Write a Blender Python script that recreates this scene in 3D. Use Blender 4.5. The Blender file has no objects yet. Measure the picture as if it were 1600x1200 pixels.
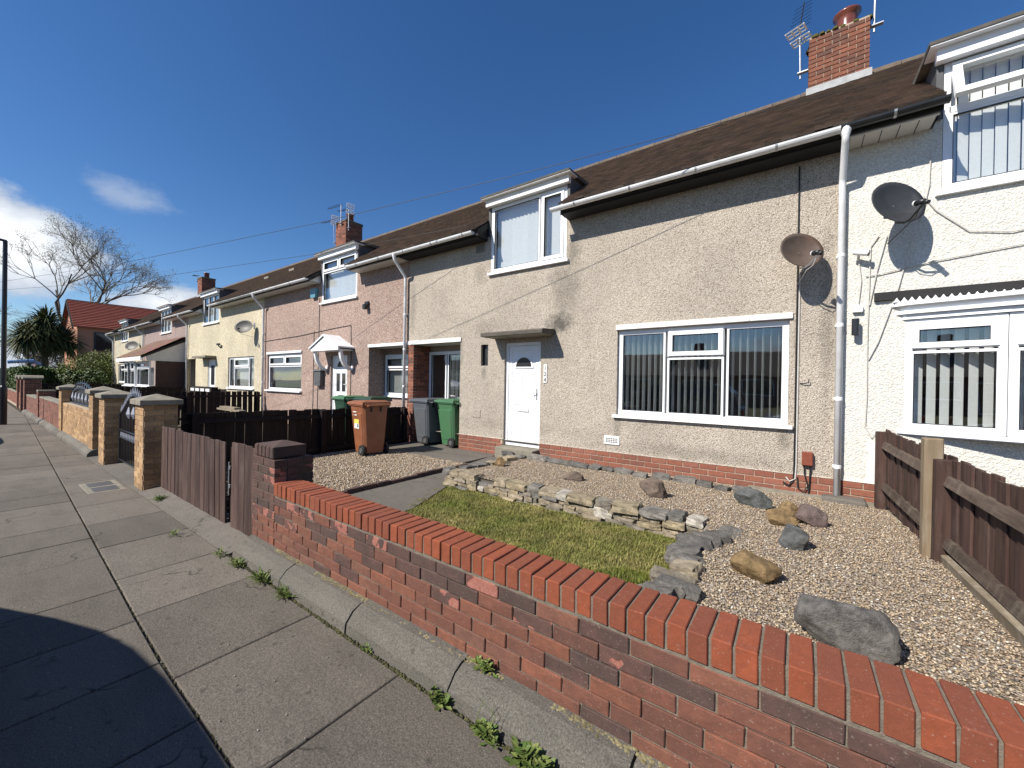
import bpy, math, random
import numpy as np
from mathutils import Vector, Matrix, noise as mnoise
R = math.radians
random.seed(7); rng = np.random.default_rng(11)
SC = bpy.context.scene
COL = SC.collection

# ------------------------------------------------------------------ camera
CAM_H = 1.6
def make_camera():
    f, yaw, rl, pt = 620.0, R(35.95), 0.0169, -0.0026
    F0 = Vector((-math.sin(yaw), math.cos(yaw), 0)); R0 = Vector((math.cos(yaw), math.sin(yaw), 0)); U0 = Vector((0, 0, 1))
    F = F0*math.cos(pt)+U0*math.sin(pt); U1 = U0*math.cos(pt)-F0*math.sin(pt)
    Rt = R0*math.cos(rl)+U1*math.sin(rl); U = U1*math.cos(rl)-R0*math.sin(rl)
    cd = bpy.data.cameras.new('camera'); cam = bpy.data.objects.new('camera', cd); COL.objects.link(cam)
    cam.matrix_world = Matrix(((Rt.x, U.x, -F.x, 0), (Rt.y, U.y, -F.y, 0), (Rt.z, U.z, -F.z, CAM_H), (0, 0, 0, 1)))
    cd.sensor_width = 36; cd.sensor_fit = 'HORIZONTAL'; cd.lens = f/1600*36; cd.clip_start = 0.05; cd.clip_end = 3000
    SC.camera = cam
make_camera()

# ------------------------------------------------------------------ sun and sky
SUN_TRAVEL = Vector((0.42, 1.0, -0.95)).normalized()
SUN_EL = math.asin(-SUN_TRAVEL.z); SUN_ROT = math.atan2(-SUN_TRAVEL.x, -SUN_TRAVEL.y)
sl = bpy.data.lights.new('sun', 'SUN'); sl.energy = 5.0; sl.angle = R(0.53); sl.color = (1.0, 0.94, 0.86)
so = bpy.data.objects.new('sun', sl); COL.objects.link(so); so.location = (-20, -40, 40)
so.rotation_euler = SUN_TRAVEL.to_track_quat('-Z', 'Y').to_euler()
SC.view_settings.view_transform = 'Standard'; SC.view_settings.look = 'None'
SC.view_settings.exposure = 0.55; SC.view_settings.gamma = 1.0; SC.view_settings.use_curve_mapping = False

def make_world():
    w = bpy.data.worlds.new('World'); SC.world = w; w.use_nodes = True
    nt = w.node_tree; nt.nodes.clear(); N = nt.nodes.new; L = nt.links.new
    out = N('ShaderNodeOutputWorld'); bg = N('ShaderNodeBackground'); bg.inputs['Strength'].default_value = 0.088
    sky = N('ShaderNodeTexSky'); sky.sky_type = 'NISHITA'; sky.sun_disc = False
    sky.sun_elevation = SUN_EL; sky.sun_rotation = SUN_ROT; sky.altitude = 600; sky.air_density = 1.0; sky.dust_density = 0.35; sky.ozone_density = 3.0
    hs = N('ShaderNodeHueSaturation'); hs.inputs['Saturation'].default_value = 1.25; hs.inputs['Hue'].default_value = 0.506; hs.inputs['Value'].default_value = 1.0
    L(sky.outputs[0], hs.inputs['Color'])
    tc = N('ShaderNodeTexCoord')
    def math_(op, a, b=None, c=None):
        m = N('ShaderNodeMath'); m.operation = op
        for i, v in enumerate((a, b, c)):
            if v is None: continue
            if isinstance(v, (int, float)): m.inputs[i].default_value = v
            else: L(v, m.inputs[i])
        return m.outputs[0]
    def vdist(centre, scl):
        sub = N('ShaderNodeVectorMath'); sub.operation = 'SUBTRACT'; L(tc.outputs['Generated'], sub.inputs[0]); sub.inputs[1].default_value = centre
        mul = N('ShaderNodeVectorMath'); mul.operation = 'MULTIPLY'; L(sub.outputs[0], mul.inputs[0]); mul.inputs[1].default_value = scl
        ln = N('ShaderNodeVectorMath'); ln.operation = 'LENGTH'; L(mul.outputs[0], ln.inputs[0]); return ln.outputs['Value']
    mp = N('ShaderNodeMapping'); mp.inputs['Scale'].default_value = (1, 1, 1.7); L(tc.outputs['Generated'], mp.inputs['Vector'])
    ns = N('ShaderNodeTexNoise'); ns.inputs['Scale'].default_value = 7.0; ns.inputs['Detail'].default_value = 9; ns.inputs['Roughness'].default_value = 0.62
    L(mp.outputs[0], ns.inputs['Vector'])
    n2 = N('ShaderNodeTexNoise'); n2.inputs['Scale'].default_value = 3.2; n2.inputs['Detail'].default_value = 5; L(mp.outputs[0], n2.inputs['Vector'])
    sep = N('ShaderNodeSeparateXYZ'); L(tc.outputs['Generated'], sep.inputs[0])
    def smooth(x, a, b):
        m = N('ShaderNodeMapRange'); m.interpolation_type = 'SMOOTHSTEP'; m.inputs['From Min'].default_value = a; m.inputs['From Max'].default_value = b
        L(x, m.inputs['Value']); return m.outputs[0]
    # cumulus banks low over the horizon: a bank down the street, and broken ones all round
    d1 = vdist((-0.965, 0.03, 0.200), (1.0, 6.5, 9.0))
    bank = math_('SUBTRACT', 1.05, d1)
    d3 = vdist((-0.955, 0.215, 0.135), (1.0, 6.5, 15.0)); bank3 = math_('SUBTRACT', 0.90, d3)
    bank = math_('MAXIMUM', bank, bank3)
    low = math_('MULTIPLY_ADD', math_('ABSOLUTE', math_('SUBTRACT', sep.outputs['Z'], 0.03)), -6.0, 0.52)
    low = math_('ADD', low, math_('MULTIPLY', math_('SUBTRACT', n2.outputs[0], 0.5), 1.5))
    shape = math_('ADD', math_('MAXIMUM', bank, low), math_('MULTIPLY', math_('SUBTRACT', ns.outputs[0], 0.5), 1.25))
    mask = smooth(shape, 0.22, 0.50)
    # a thin wisp
    d2 = vdist((-0.905, 0.165, 0.305), (3.0, 9.0, 17.0)); wisp = math_('ADD', math_('SUBTRACT', 0.62, d2), math_('MULTIPLY', math_('SUBTRACT', ns.outputs[0], 0.5), 2.0))
    wm = math_('MULTIPLY', smooth(wisp, 0.05, 0.75), 0.5)
    mask = math_('MAXIMUM', mask, wm)
    cl = N('ShaderNodeMixRGB'); cl.inputs[1].default_value = (4.4, 5.0, 5.9, 1); cl.inputs[2].default_value = (9.0, 9.2, 9.4, 1)
    L(smooth(shape, 0.35, 1.0), cl.inputs[0])
    mx = N('ShaderNodeMixRGB'); L(mask, mx.inputs[0]); L(hs.outputs[0], mx.inputs[1]); L(cl.outputs[0], mx.inputs[2])
    L(mx.outputs[0], bg.inputs['Color']); L(bg.outputs[0], out.inputs['Surface'])
make_world()

# ------------------------------------------------------------------ mesh helpers
class MB:
    def __init__(s): s.v = []; s.f = []; s.c = []
    def add(s, vs, fs, col=None):
        b = len(s.v); s.v += [tuple(p) for p in vs]; s.f += [tuple(i+b for i in q) for q in fs]
        s.c += [col or (1, 1, 1)]*len(vs); return s
    def box(s, x0, y0, z0, x1, y1, z1, col=None):
        return s.add([(x0,y0,z0),(x1,y0,z0),(x1,y1,z0),(x0,y1,z0),(x0,y0,z1),(x1,y0,z1),(x1,y1,z1),(x0,y1,z1)],
                     [(0,3,2,1),(4,5,6,7),(0,1,5,4),(1,2,6,5),(2,3,7,6),(3,0,4,7)], col)
    def obox(s, o, u, n, a0, a1, n0, n1, z0, z1, col=None):
        P = lambda a, d, z: (o[0]+u[0]*a+n[0]*d, o[1]+u[1]*a+n[1]*d, o[2]+z)
        # n points outward; n1 is the outer face
        return s.add([P(a0,n1,z0),P(a1,n1,z0),P(a1,n0,z0),P(a0,n0,z0),P(a0,n1,z1),P(a1,n1,z1),P(a1,n0,z1),P(a0,n0,z1)],
                     [(0,3,2,1),(4,5,6,7),(0,1,5,4),(1,2,6,5),(2,3,7,6),(3,0,4,7)], col)
    def cbox(s, x0, y0, z0, x1, y1, z1, c=0.004, jit=0.0, col=None):
        """box with chamfered edges"""
        vs = []; idx = {}
        for ax in (0, 1):
            for ay in (0, 1):
                for az in (0, 1):
                    X = (x0, x1)[ax]; Y = (y0, y1)[ay]; Z = (z0, z1)[az]
                    sx, sy, sz = (1-2*ax)*c, (1-2*ay)*c, (1-2*az)*c
                    j = [random.uniform(-jit, jit) for _ in range(3)] if jit else (0, 0, 0)
                    for k, p in enumerate(((X, Y+sy, Z+sz), (X+sx, Y, Z+sz), (X+sx, Y+sy, Z))):
                        idx[(ax, ay, az, k)] = len(vs); vs.append((p[0]+j[0], p[1]+j[1], p[2]+j[2]))
        I = lambda *a: idx[a]; fs = []
        fs.append((I(0,0,0,0),I(0,0,1,0),I(0,1,1,0),I(0,1,0,0))); fs.append((I(1,0,0,0),I(1,1,0,0),I(1,1,1,0),I(1,0,1,0)))
        fs.append((I(0,0,0,1),I(1,0,0,1),I(1,0,1,1),I(0,0,1,1))); fs.append((I(0,1,0,1),I(0,1,1,1),I(1,1,1,1),I(1,1,0,1)))
        fs.append((I(0,0,0,2),I(0,1,0,2),I(1,1,0,2),I(1,0,0,2))); fs.append((I(0,0,1,2),I(1,0,1,2),I(1,1,1,2),I(0,1,1,2)))
        for a in (0, 1):
            for b in (0, 1):
                fs.append((I(a,b,0,0),I(a,b,1,0),I(a,b,1,1),I(a,b,0,1))); fs.append((I(a,0,b,0),I(a,1,b,0),I(a,1,b,2),I(a,0,b,2)))
                fs.append((I(0,a,b,1),I(1,a,b,1),I(1,a,b,2),I(0,a,b,2)))
                for d in (0, 1): fs.append((I(a,b,d,0),I(a,b,d,1),I(a,b,d,2)))
        return s.add(vs, fs, col)
    def prism(s, poly, axis, a0, a1, col=None):
        """polygon (2-tuples) extruded along axis 'x','y','z'"""
        def P(p, a): return {'x': (a, p[0], p[1]), 'y': (p[0], a, p[1]), 'z': (p[0], p[1], a)}[axis]
        n = len(poly); vs = [P(p, a0) for p in poly]+[P(p, a1) for p in poly]
        fs = [tuple(range(n-1, -1, -1)), tuple(range(n, 2*n))]+[(i, (i+1) % n, n+(i+1) % n, n+i) for i in range(n)]
        return s.add(vs, fs, col)
    def tube(s, path, rad, sides=6, col=None, cap=True):
        path = [Vector(p) for p in path]; n = len(path)
        if not isinstance(rad, (list, tuple)): rad = [rad]*n
        vs = []; fs = []; up = None
        for i, p in enumerate(path):
            d = (path[min(i+1, n-1)]-path[max(i-1, 0)])
            if d.length < 1e-9: d = Vector((0, 0, 1))
            d.normalize()
            if up is None:
                up = Vector((0, 0, 1)) if abs(d.z) < 0.9 else Vector((1, 0, 0))
            a = d.cross(up)
            if a.length < 1e-6: a = d.orthogonal()
            a.normalize(); b = a.cross(d); b.normalize(); up = b
            for k in range(sides):
                t = 2*math.pi*k/sides; vs.append(p+(a*math.cos(t)+b*math.sin(t))*rad[i])
        for i in range(n-1):
            for k in range(sides):
                k2 = (k+1) % sides; fs.append((i*sides+k, i*sides+k2, (i+1)*sides+k2, (i+1)*sides+k))
        if cap: fs.append(tuple(range(sides-1, -1, -1))); fs.append(tuple((n-1)*sides+k for k in range(sides)))
        return s.add(vs, fs, col)
    def lathe(s, prof, centre, sides=20, col=None):
        """profile of (r, z) turned about the vertical through centre"""
        cx, cy, cz = centre; n = len(prof); vs = []; fs = []
        for r, z in prof:
            for k in range(sides):
                t = 2*math.pi*k/sides; vs.append((cx+r*math.cos(t), cy+r*math.sin(t), cz+z))
        for i in range(n-1):
            for k in range(sides):
                k2 = (k+1) % sides; fs.append((i*sides+k, i*sides+k2, (i+1)*sides+k2, (i+1)*sides+k))
        fs.append(tuple(range(sides-1, -1, -1))); fs.append(tuple((n-1)*sides+k for k in range(sides)))
        return s.add(vs, fs, col)
    def rot(s, origin, axis, ang, start=0):
        m = Matrix.Rotation(ang, 3, Vector(axis)); o = Vector(origin)
        s.v[start:] = [tuple(m @ (Vector(p)-o)+o) for p in s.v[start:]]; return s
    def mesh(s, name, off=(0, 0, 0), smooth=False, col=False):
        me = bpy.data.meshes.new(name)
        me.from_pydata([(p[0]-off[0], p[1]-off[1], p[2]-off[2]) for p in s.v], [], s.f)
        if col:
            at = me.color_attributes.new('Col', 'FLOAT_COLOR', 'POINT')
            at.data.foreach_set('color', np.array([(c[0], c[1], c[2], 1) for c in s.c], dtype=np.float32).ravel())
        if smooth: me.polygons.foreach_set('use_smooth', [True]*len(me.polygons))
        me.update(); return me

ORG = {}
def tag(o, label, cat, group=None):
    o['label'] = label; o['category'] = cat
    if group: o['group'] = group
    return o
def thing(name, label, cat, loc, rotz=0.0, group=None, local=False):
    o = bpy.data.objects.new(name, None); COL.objects.link(o); o.location = loc; o.rotation_euler = (0, 0, rotz); o.empty_display_size = 0.2
    ORG[o] = (0, 0, 0) if local else tuple(loc); return tag(o, label, cat, group)
def part(name, mb, mat, parent=None, smooth=False, col=False, kind=None, label=None):
    off = ORG[parent] if parent else (0, 0, 0)
    o = bpy.data.objects.new(name, mb.mesh(name, off, smooth, col)); COL.objects.link(o)
    if mat: o.data.materials.append(mat)
    if parent: o.parent = parent
    ORG[o] = off
    if kind: o['kind'] = kind
    if label: o['label'] = label
    return o
def piece(name, me, parent, loc, rot=(0, 0, 0), scale=(1, 1, 1)):
    off = ORG[parent] if parent else (0, 0, 0)
    o = bpy.data.objects.new(name, me); COL.objects.link(o)
    o.location = (loc[0]-off[0], loc[1]-off[1], loc[2]-off[2]); o.rotation_euler = rot; o.scale = scale
    if parent: o.parent = parent
    return o
def solo(name, mb, mat, label, cat, loc, group=None, smooth=False, col=False):
    """a thing that is one mesh, origin at loc"""
    o = bpy.data.objects.new(name, mb.mesh(name, loc, smooth, col)); COL.objects.link(o); o.location = loc
    o.data.materials.append(mat); ORG[o] = tuple(loc); return tag(o, label, cat, group)
def struct(name, mb, mat, smooth=False, col=False, kind='structure'):
    o = part(name, mb, mat, None, smooth, col); o['kind'] = kind; return o

# ------------------------------------------------------------------ materials
class NT:
    def __init__(s, name):
        s.m = bpy.data.materials.new(name); s.m.use_nodes = True; s.t = s.m.node_tree; s.t.nodes.clear()
        s.out = s.n('ShaderNodeOutputMaterial'); s.b = s.n('ShaderNodeBsdfPrincipled'); s.l(s.b.outputs[0], s.out.inputs['Surface'])
        s.geo = s.n('ShaderNodeNewGeometry'); s.pos = s.geo.outputs['Position']
    def n(s, t, **k):
        nd = s.t.nodes.new(t)
        for a, b in k.items(): setattr(nd, a, b)
        return nd
    def l(s, a, b): s.t.links.new(a, b)
    def set(s, sock, v):
        if isinstance(v, (int, float)): sock.default_value = v
        elif isinstance(v, (tuple, list)): sock.default_value = (*v, 1) if len(v) == 3 and sock.type == 'RGBA' else v
        else: s.l(v, sock)
    def noise(s, scale, detail=4, rough=0.55, vec=None, stretch=None):
        nd = s.n('ShaderNodeTexNoise'); nd.inputs['Scale'].default_value = scale; nd.inputs['Detail'].default_value = detail; nd.inputs['Roughness'].default_value = rough
        v = vec or s.pos
        if stretch:
            mp = s.n('ShaderNodeMapping'); mp.inputs['Scale'].default_value = stretch; s.l(v, mp.inputs['Vector']); v = mp.outputs[0]
        s.l(v, nd.inputs['Vector']); return nd.outputs['Fac']
    def vor(s, scale, feature='F1', out='Distance', rand=1.0, vec=None):
        nd = s.n('ShaderNodeTexVoronoi', feature=feature); nd.inputs['Scale'].default_value = scale; nd.inputs['Randomness'].default_value = rand
        s.l(vec or s.pos, nd.inputs['Vector']); return nd.outputs[out]
    def ramp(s, fac, stops, interp='LINEAR'):
        r = s.n('ShaderNodeValToRGB'); r.color_ramp.interpolation = interp; e = r.color_ramp.elements
        while len(e) < len(stops): e.new(0.5)
        for q, (p, c) in zip(e, stops): q.position = p; q.color = (*c, 1) if not isinstance(c, (int, float)) else (c, c, c, 1)
        s.l(fac, r.inputs[0]); return r.outputs[0]
    def mix(s, fac, a, b, mode='MIX'):
        m = s.n('ShaderNodeMixRGB', blend_type=mode); s.set(m.inputs[0], fac); s.set(m.inputs[1], a); s.set(m.inputs[2], b); return m.outputs[0]
    def math(s, op, a, b=0.0, c=0.0):
        m = s.n('ShaderNodeMath', operation=op); s.set(m.inputs[0], a); s.set(m.inputs[1], b); s.set(m.inputs[2], c); return m.outputs[0]
    def bump(s, h, strength=0.5, dist=0.01):
        b = s.n('ShaderNodeBump'); b.inputs['Strength'].default_value = strength; b.inputs['Distance'].default_value = dist; s.l(h, b.inputs['Height']); s.l(b.outputs[0], s.b.inputs['Normal'])
    def rnd(s): return s.n('ShaderNodeObjectInfo').outputs['Random']
    def attr(s, name='Col'):
        a = s.n('ShaderNodeAttribute'); a.attribute_name = name; return a.outputs['Color']
    def done(s, color, rough=0.8, spec=None, metal=None):
        s.set(s.b.inputs['Base Color'], color); s.set(s.b.inputs['Roughness'], rough)
        if spec is not None: s.b.inputs['Specular IOR Level'].default_value = spec
        if metal is not None: s.b.inputs['Metallic'].default_value = metal
        return s.m

def m_plain(name, col, rough=0.6, var=0.12, scale=6.0, spec=0.5, metal=0.0, bump=0.0, dirt=None, bscale=60):
    t = NT(name); n = t.noise(scale, 6, 0.6)
    c = t.ramp(n, [(0.25, tuple(x*(1-var) for x in col)), (0.75, tuple(min(1, x*(1+var)) for x in col))])
    if dirt: c = t.mix(t.ramp(t.noise(2.3, 8, 0.7), [(0.5, 0.0), (0.72, dirt[1])]), c, dirt[0])
    if bump: t.bump(t.noise(bscale, 3), bump, 0.004)
    return t.done(c, t.ramp(n, [(0.2, max(0, rough-0.08)), (0.8, min(1, rough+0.08))]), spec, metal)

def m_render(name, stops, scale=95.0, grime=(0.12, 0.11, 0.095), gamt=0.6, bump=0.9, marks=True, stains=()):
    """pebbledash: every stone a cell of its own colour"""
    t = NT(name)
    cell = t.vor(scale, 'F1', 'Color'); sp = t.n('ShaderNodeSeparateColor'); t.l(cell, sp.inputs[0])
    c = t.ramp(sp.outputs[0], stops, 'LINEAR')
    d = t.vor(scale, 'F1', 'Distance')
    c = t.mix(t.ramp(d, [(0.35, 0.0), (0.75, 0.45)]), c, tuple(x*0.5 for x in stops[0][1]))
    big = t.noise(0.9, 6, 0.6); c = t.mix(t.ramp(big, [(0.35, 0.0), (0.75, 0.35)]), c, grime)
    st = t.noise(2.2, 5, 0.65, stretch=(1.0, 1.0, 0.18)); c = t.mix(t.ramp(st, [(0.55, 0.0), (0.8, 0.28*gamt)]), c, grime)
    if marks:   # small patched drill holes
        fv = t.n('ShaderNodeVectorMath', operation='MULTIPLY'); t.l(t.pos, fv.inputs[0]); fv.inputs[1].default_value = (1, 0, 1); v = t.vor(1.15, 'F1', 'Distance', vec=fv.outputs[0]); c = t.mix(t.ramp(v, [(0.020, 0.75), (0.036, 0.0)]), c, (0.13, 0.115, 0.10))
    for (cx, cz, rx, rz, amt) in stains:      # algae where water runs off the canopy and the sill
        sv = t.n('ShaderNodeVectorMath', operation='SUBTRACT'); t.l(t.pos, sv.inputs[0]); sv.inputs[1].default_value = (cx, 6.35, cz)
        mv = t.n('ShaderNodeVectorMath', operation='MULTIPLY'); t.l(sv.outputs[0], mv.inputs[0]); mv.inputs[1].default_value = (1/rx, 0.0, 1/rz)
        ln = t.n('ShaderNodeVectorMath', operation='LENGTH'); t.l(mv.outputs[0], ln.inputs[0])
        f = t.math('ADD', ln.outputs['Value'], t.math('MULTIPLY', t.math('SUBTRACT', t.noise(5, 7, 0.75), 0.5), 2.2))
        c = t.mix(t.ramp(f, [(0.25, amt), (1.0, 0.0)]), c, (0.055, 0.052, 0.042))
    h = t.math('ADD', t.math('MULTIPLY', d, -1.0), t.math('MULTIPLY', t.noise(210, 2), 0.4))
    t.bump(h, bump, 0.012)
    return t.done(c, 0.92, 0.25)

def m_brick(name, cols, soot=0.0, spall=False, dark=(0.045, 0.034, 0.03)):
    t = NT(name); r = t.rnd()
    n = len(cols); c = t.ramp(r, [(i/(n-1), k) for i, k in enumerate(cols)])
    c = t.mix(t.ramp(t.noise(28, 6, 0.7), [(0.35, 0.0), (0.75, 0.5)]), c, tuple(x*0.55 for x in cols[0]))
    if soot: c = t.mix(t.math('MULTIPLY', t.ramp(t.noise(7, 6, 0.65), [(0.3, 0.25), (0.7, 1.0)]), soot), c, dark)
    c = t.mix(t.ramp(t.noise(120, 3, 0.6), [(0.62, 0.0), (0.72, 0.35)]), c, (0.42, 0.36, 0.31))
    fine = t.noise(160, 4, 0.7); h = t.math('ADD', t.math('MULTIPLY', fine, 0.5), t.noise(25, 3))
    if spall:
        off = t.n('ShaderNodeVectorMath', operation='ADD'); t.l(t.pos, off.inputs[0])
        cm = t.n('ShaderNodeCombineXYZ'); t.l(t.math('MULTIPLY', r, 37.0), cm.inputs[0]); t.l(cm.outputs[0], off.inputs[1])
        s = t.ramp(t.noise(9, 4, 0.5, vec=off.outputs[0]), [(0.50, 0.0), (0.53, 1.0)])
        pink = t.ramp(t.noise(70, 5, 0.7), [(0.3, (0.21, 0.072, 0.052)), (0.7, (0.34, 0.155, 0.12))])
        c = t.mix(s, c, pink); h = t.math('SUBTRACT', h, t.math('MULTIPLY', s, 1.1))
    t.bump(h, 0.55, 0.004)
    return t.done(c, 0.88, 0.3)

def m_attr(name, rough=0.85, var=0.25, nscale=60, bump=0.4, spec=0.3, tint=None, bdist=0.003):
    t = NT(name); c = t.attr(); n = t.noise(nscale, 5, 0.65)
    c = t.mix(1.0, c, t.ramp(n, [(0.25, 1-var), (0.75, 1+var*0.6)]), 'MULTIPLY')
    if tint: c = t.mix(t.ramp(t.noise(tint[1], 7, 0.65), [(tint[2], 0.0), (tint[2]+0.18, tint[3])]), c, tint[0])
    if bump: t.bump(n, bump, bdist)
    return t.done(c, rough, spec)

def m_wood(name, a, b, axis_stretch=(30, 30, 2.0), weather=None, rough=0.82):
    t = NT(name); r = t.rnd()
    g = t.noise(1.0, 7, 0.65, stretch=axis_stretch)
    c = t.ramp(g, [(0.3, a), (0.7, b)])
    c = t.mix(1.0, c, t.ramp(r, [(0, 0.7), (1, 1.25)]), 'MULTIPLY')
    if weather: c = t.mix(t.ramp(t.noise(4, 6, 0.7, stretch=(3, 3, 0.6)), [(0.5, 0.0), (0.75, 0.6)]), c, weather)
    t.bump(g, 0.6, 0.004)
    return t.done(c, rough, 0.25)

def m_rock(name, cols, scale=9):
    t = NT(name); r = t.rnd()
    c = t.ramp(r, [(i/max(1, len(cols)-1), k) for i, k in enumerate(cols)])
    n = t.noise(scale, 8, 0.7); c = t.mix(1.0, c, t.ramp(n, [(0.28, 0.35), (0.72, 1.55)]), 'MULTIPLY')
    c = t.mix(t.ramp(t.noise(45, 4, 0.7), [(0.58, 0.0), (0.72, 0.45)]), c, tuple(min(1, x*2.2) for x in cols[0]))
    t.bump(t.math('ADD', t.noise(34, 7, 0.75), n), 1.0, 0.022)
    return t.done(c, 0.9, 0.25)

def m_slab(name, a, b):
    t = NT(name); r = t.rnd()
    c = t.mix(t.noise(3.5, 8, 0.7), a, b)
    c = t.mix(1.0, c, t.ramp(r, [(0, 0.84), (1, 1.14)]), 'MULTIPLY')
    sp = t.noise(125, 4, 0.8); c = t.mix(1.0, c, t.ramp(sp, [(0.32, 0.45), (0.68, 1.6)]), 'MULTIPLY')
    c = t.mix(t.ramp(t.vor(42, 'F1', 'Distance'), [(0.06, 0.5), (0.12, 0.0)]), c, (0.42, 0.39, 0.35))
    st = t.noise(1.1, 7, 0.7, stretch=(0.7, 2.5, 1)); c = t.mix(t.ramp(st, [(0.48, 0.0), (0.75, 0.5)]), c, tuple(x*0.6 for x in a))
    wv = t.n('ShaderNodeVectorMath', operation='ADD'); t.l(t.pos, wv.inputs[0]); nz = t.n('ShaderNodeTexNoise'); nz.inputs['Scale'].default_value = 5; t.l(t.pos, nz.inputs['Vector']); nm = t.n('ShaderNodeVectorMath', operation='SCALE'); nm.inputs['Scale'].default_value = 0.25; t.l(nz.outputs['Color'], nm.inputs[0]); t.l(nm.outputs[0], wv.inputs[1])
    ed = t.n('ShaderNodeTexVoronoi', feature='DISTANCE_TO_EDGE'); ed.inputs['Scale'].default_value = 0.75; t.l(wv.outputs[0], ed.inputs['Vector'])
    crk = t.math('MULTIPLY', t.ramp(ed.outputs['Distance'], [(0.002, 1.0), (0.006, 0.0)]), t.ramp(t.noise(0.9, 2), [(0.54, 0.0), (0.58, 0.8)])); c = t.mix(crk, c, (0.03, 0.027, 0.022))
    c = t.mix(t.ramp(t.vor(7.5, 'F1', 'Distance'), [(0.10, 0.6), (0.13, 0.0)]), c, tuple(x*0.55 for x in a))
    t.bump(t.math('ADD', sp, t.noise(40, 4)), 0.8, 0.006)
    return t.done(c, 0.9, 0.25)

def m_glass(name, tint=(0.945, 0.96, 0.958)):
    t = NT(name); t.t.nodes.remove(t.b)
    lw = t.n('ShaderNodeLayerWeight'); lw.inputs['Blend'].default_value = 0.5; fr = t.n('ShaderNodeMath', operation='MULTIPLY_ADD'); t.l(t.math('POWER', lw.outputs['Facing'], 4.0), fr.inputs[0]); fr.inputs[1].default_value = 0.9; fr.inputs[2].default_value = 0.095
    tr = t.n('ShaderNodeBsdfTransparent'); tr.inputs[0].default_value = (*tint, 1)
    gl = t.n('ShaderNodeBsdfGlossy'); gl.inputs['Roughness'].default_value = 0.012; gl.inputs[0].default_value = (0.95, 0.97, 1, 1)
    bn = t.n('ShaderNodeBump'); bn.inputs['Strength'].default_value = 0.06; bn.inputs['Distance'].default_value = 0.02
    t.l(t.noise(1.7, 1), bn.inputs['Height']); t.l(bn.outputs[0], gl.inputs['Normal'])
    mx = t.n('ShaderNodeMixShader'); t.l(fr.outputs[0], mx.inputs[0]); t.l(tr.outputs[0], mx.inputs[1]); t.l(gl.outputs[0], mx.inputs[2]); t.l(mx.outputs[0], t.out.inputs['Surface'])
    return t.m

def m_fabric(name, col, tr=0.42):
    t = NT(name); t.t.nodes.remove(t.b); c = t.ramp(t.noise(20, 4), [(0.3, tuple(x*0.95 for x in col)), (0.7, col)])
    d = t.n('ShaderNodeBsdfDiffuse'); tl = t.n('ShaderNodeBsdfTranslucent'); mx = t.n('ShaderNodeMixShader'); mx.inputs[0].default_value = tr
    t.l(c, d.inputs[0]); t.l(c, tl.inputs[0]); t.l(d.outputs[0], mx.inputs[1]); t.l(tl.outputs[0], mx.inputs[2]); t.l(mx.outputs[0], t.out.inputs['Surface']); return t.m

def m_leaf(name, a, b, rough=0.6):
    t = NT(name); c = t.mix(t.attr(), a, b); c = t.mix(1.0, c, t.ramp(t.noise(5, 3), [(0.3, 0.7), (0.7, 1.25)]), 'MULTIPLY')
    return t.done(c, rough, 0.3)

def m_chipped():
    t = NT('chipped_white_paint'); c = t.mix(t.ramp(t.noise(16, 8, 0.75), [(0.57, 0.0), (0.63, 0.8)]), (0.74, 0.73, 0.70), (0.30, 0.27, 0.22))
    c = t.mix(t.ramp(t.noise(1.6, 6, 0.7), [(0.5, 0.0), (0.8, 0.4)]), c, (0.35, 0.33, 0.28)); t.bump(t.noise(16, 8, 0.75), 0.8, 0.006); return t.done(c, 0.65)

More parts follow.
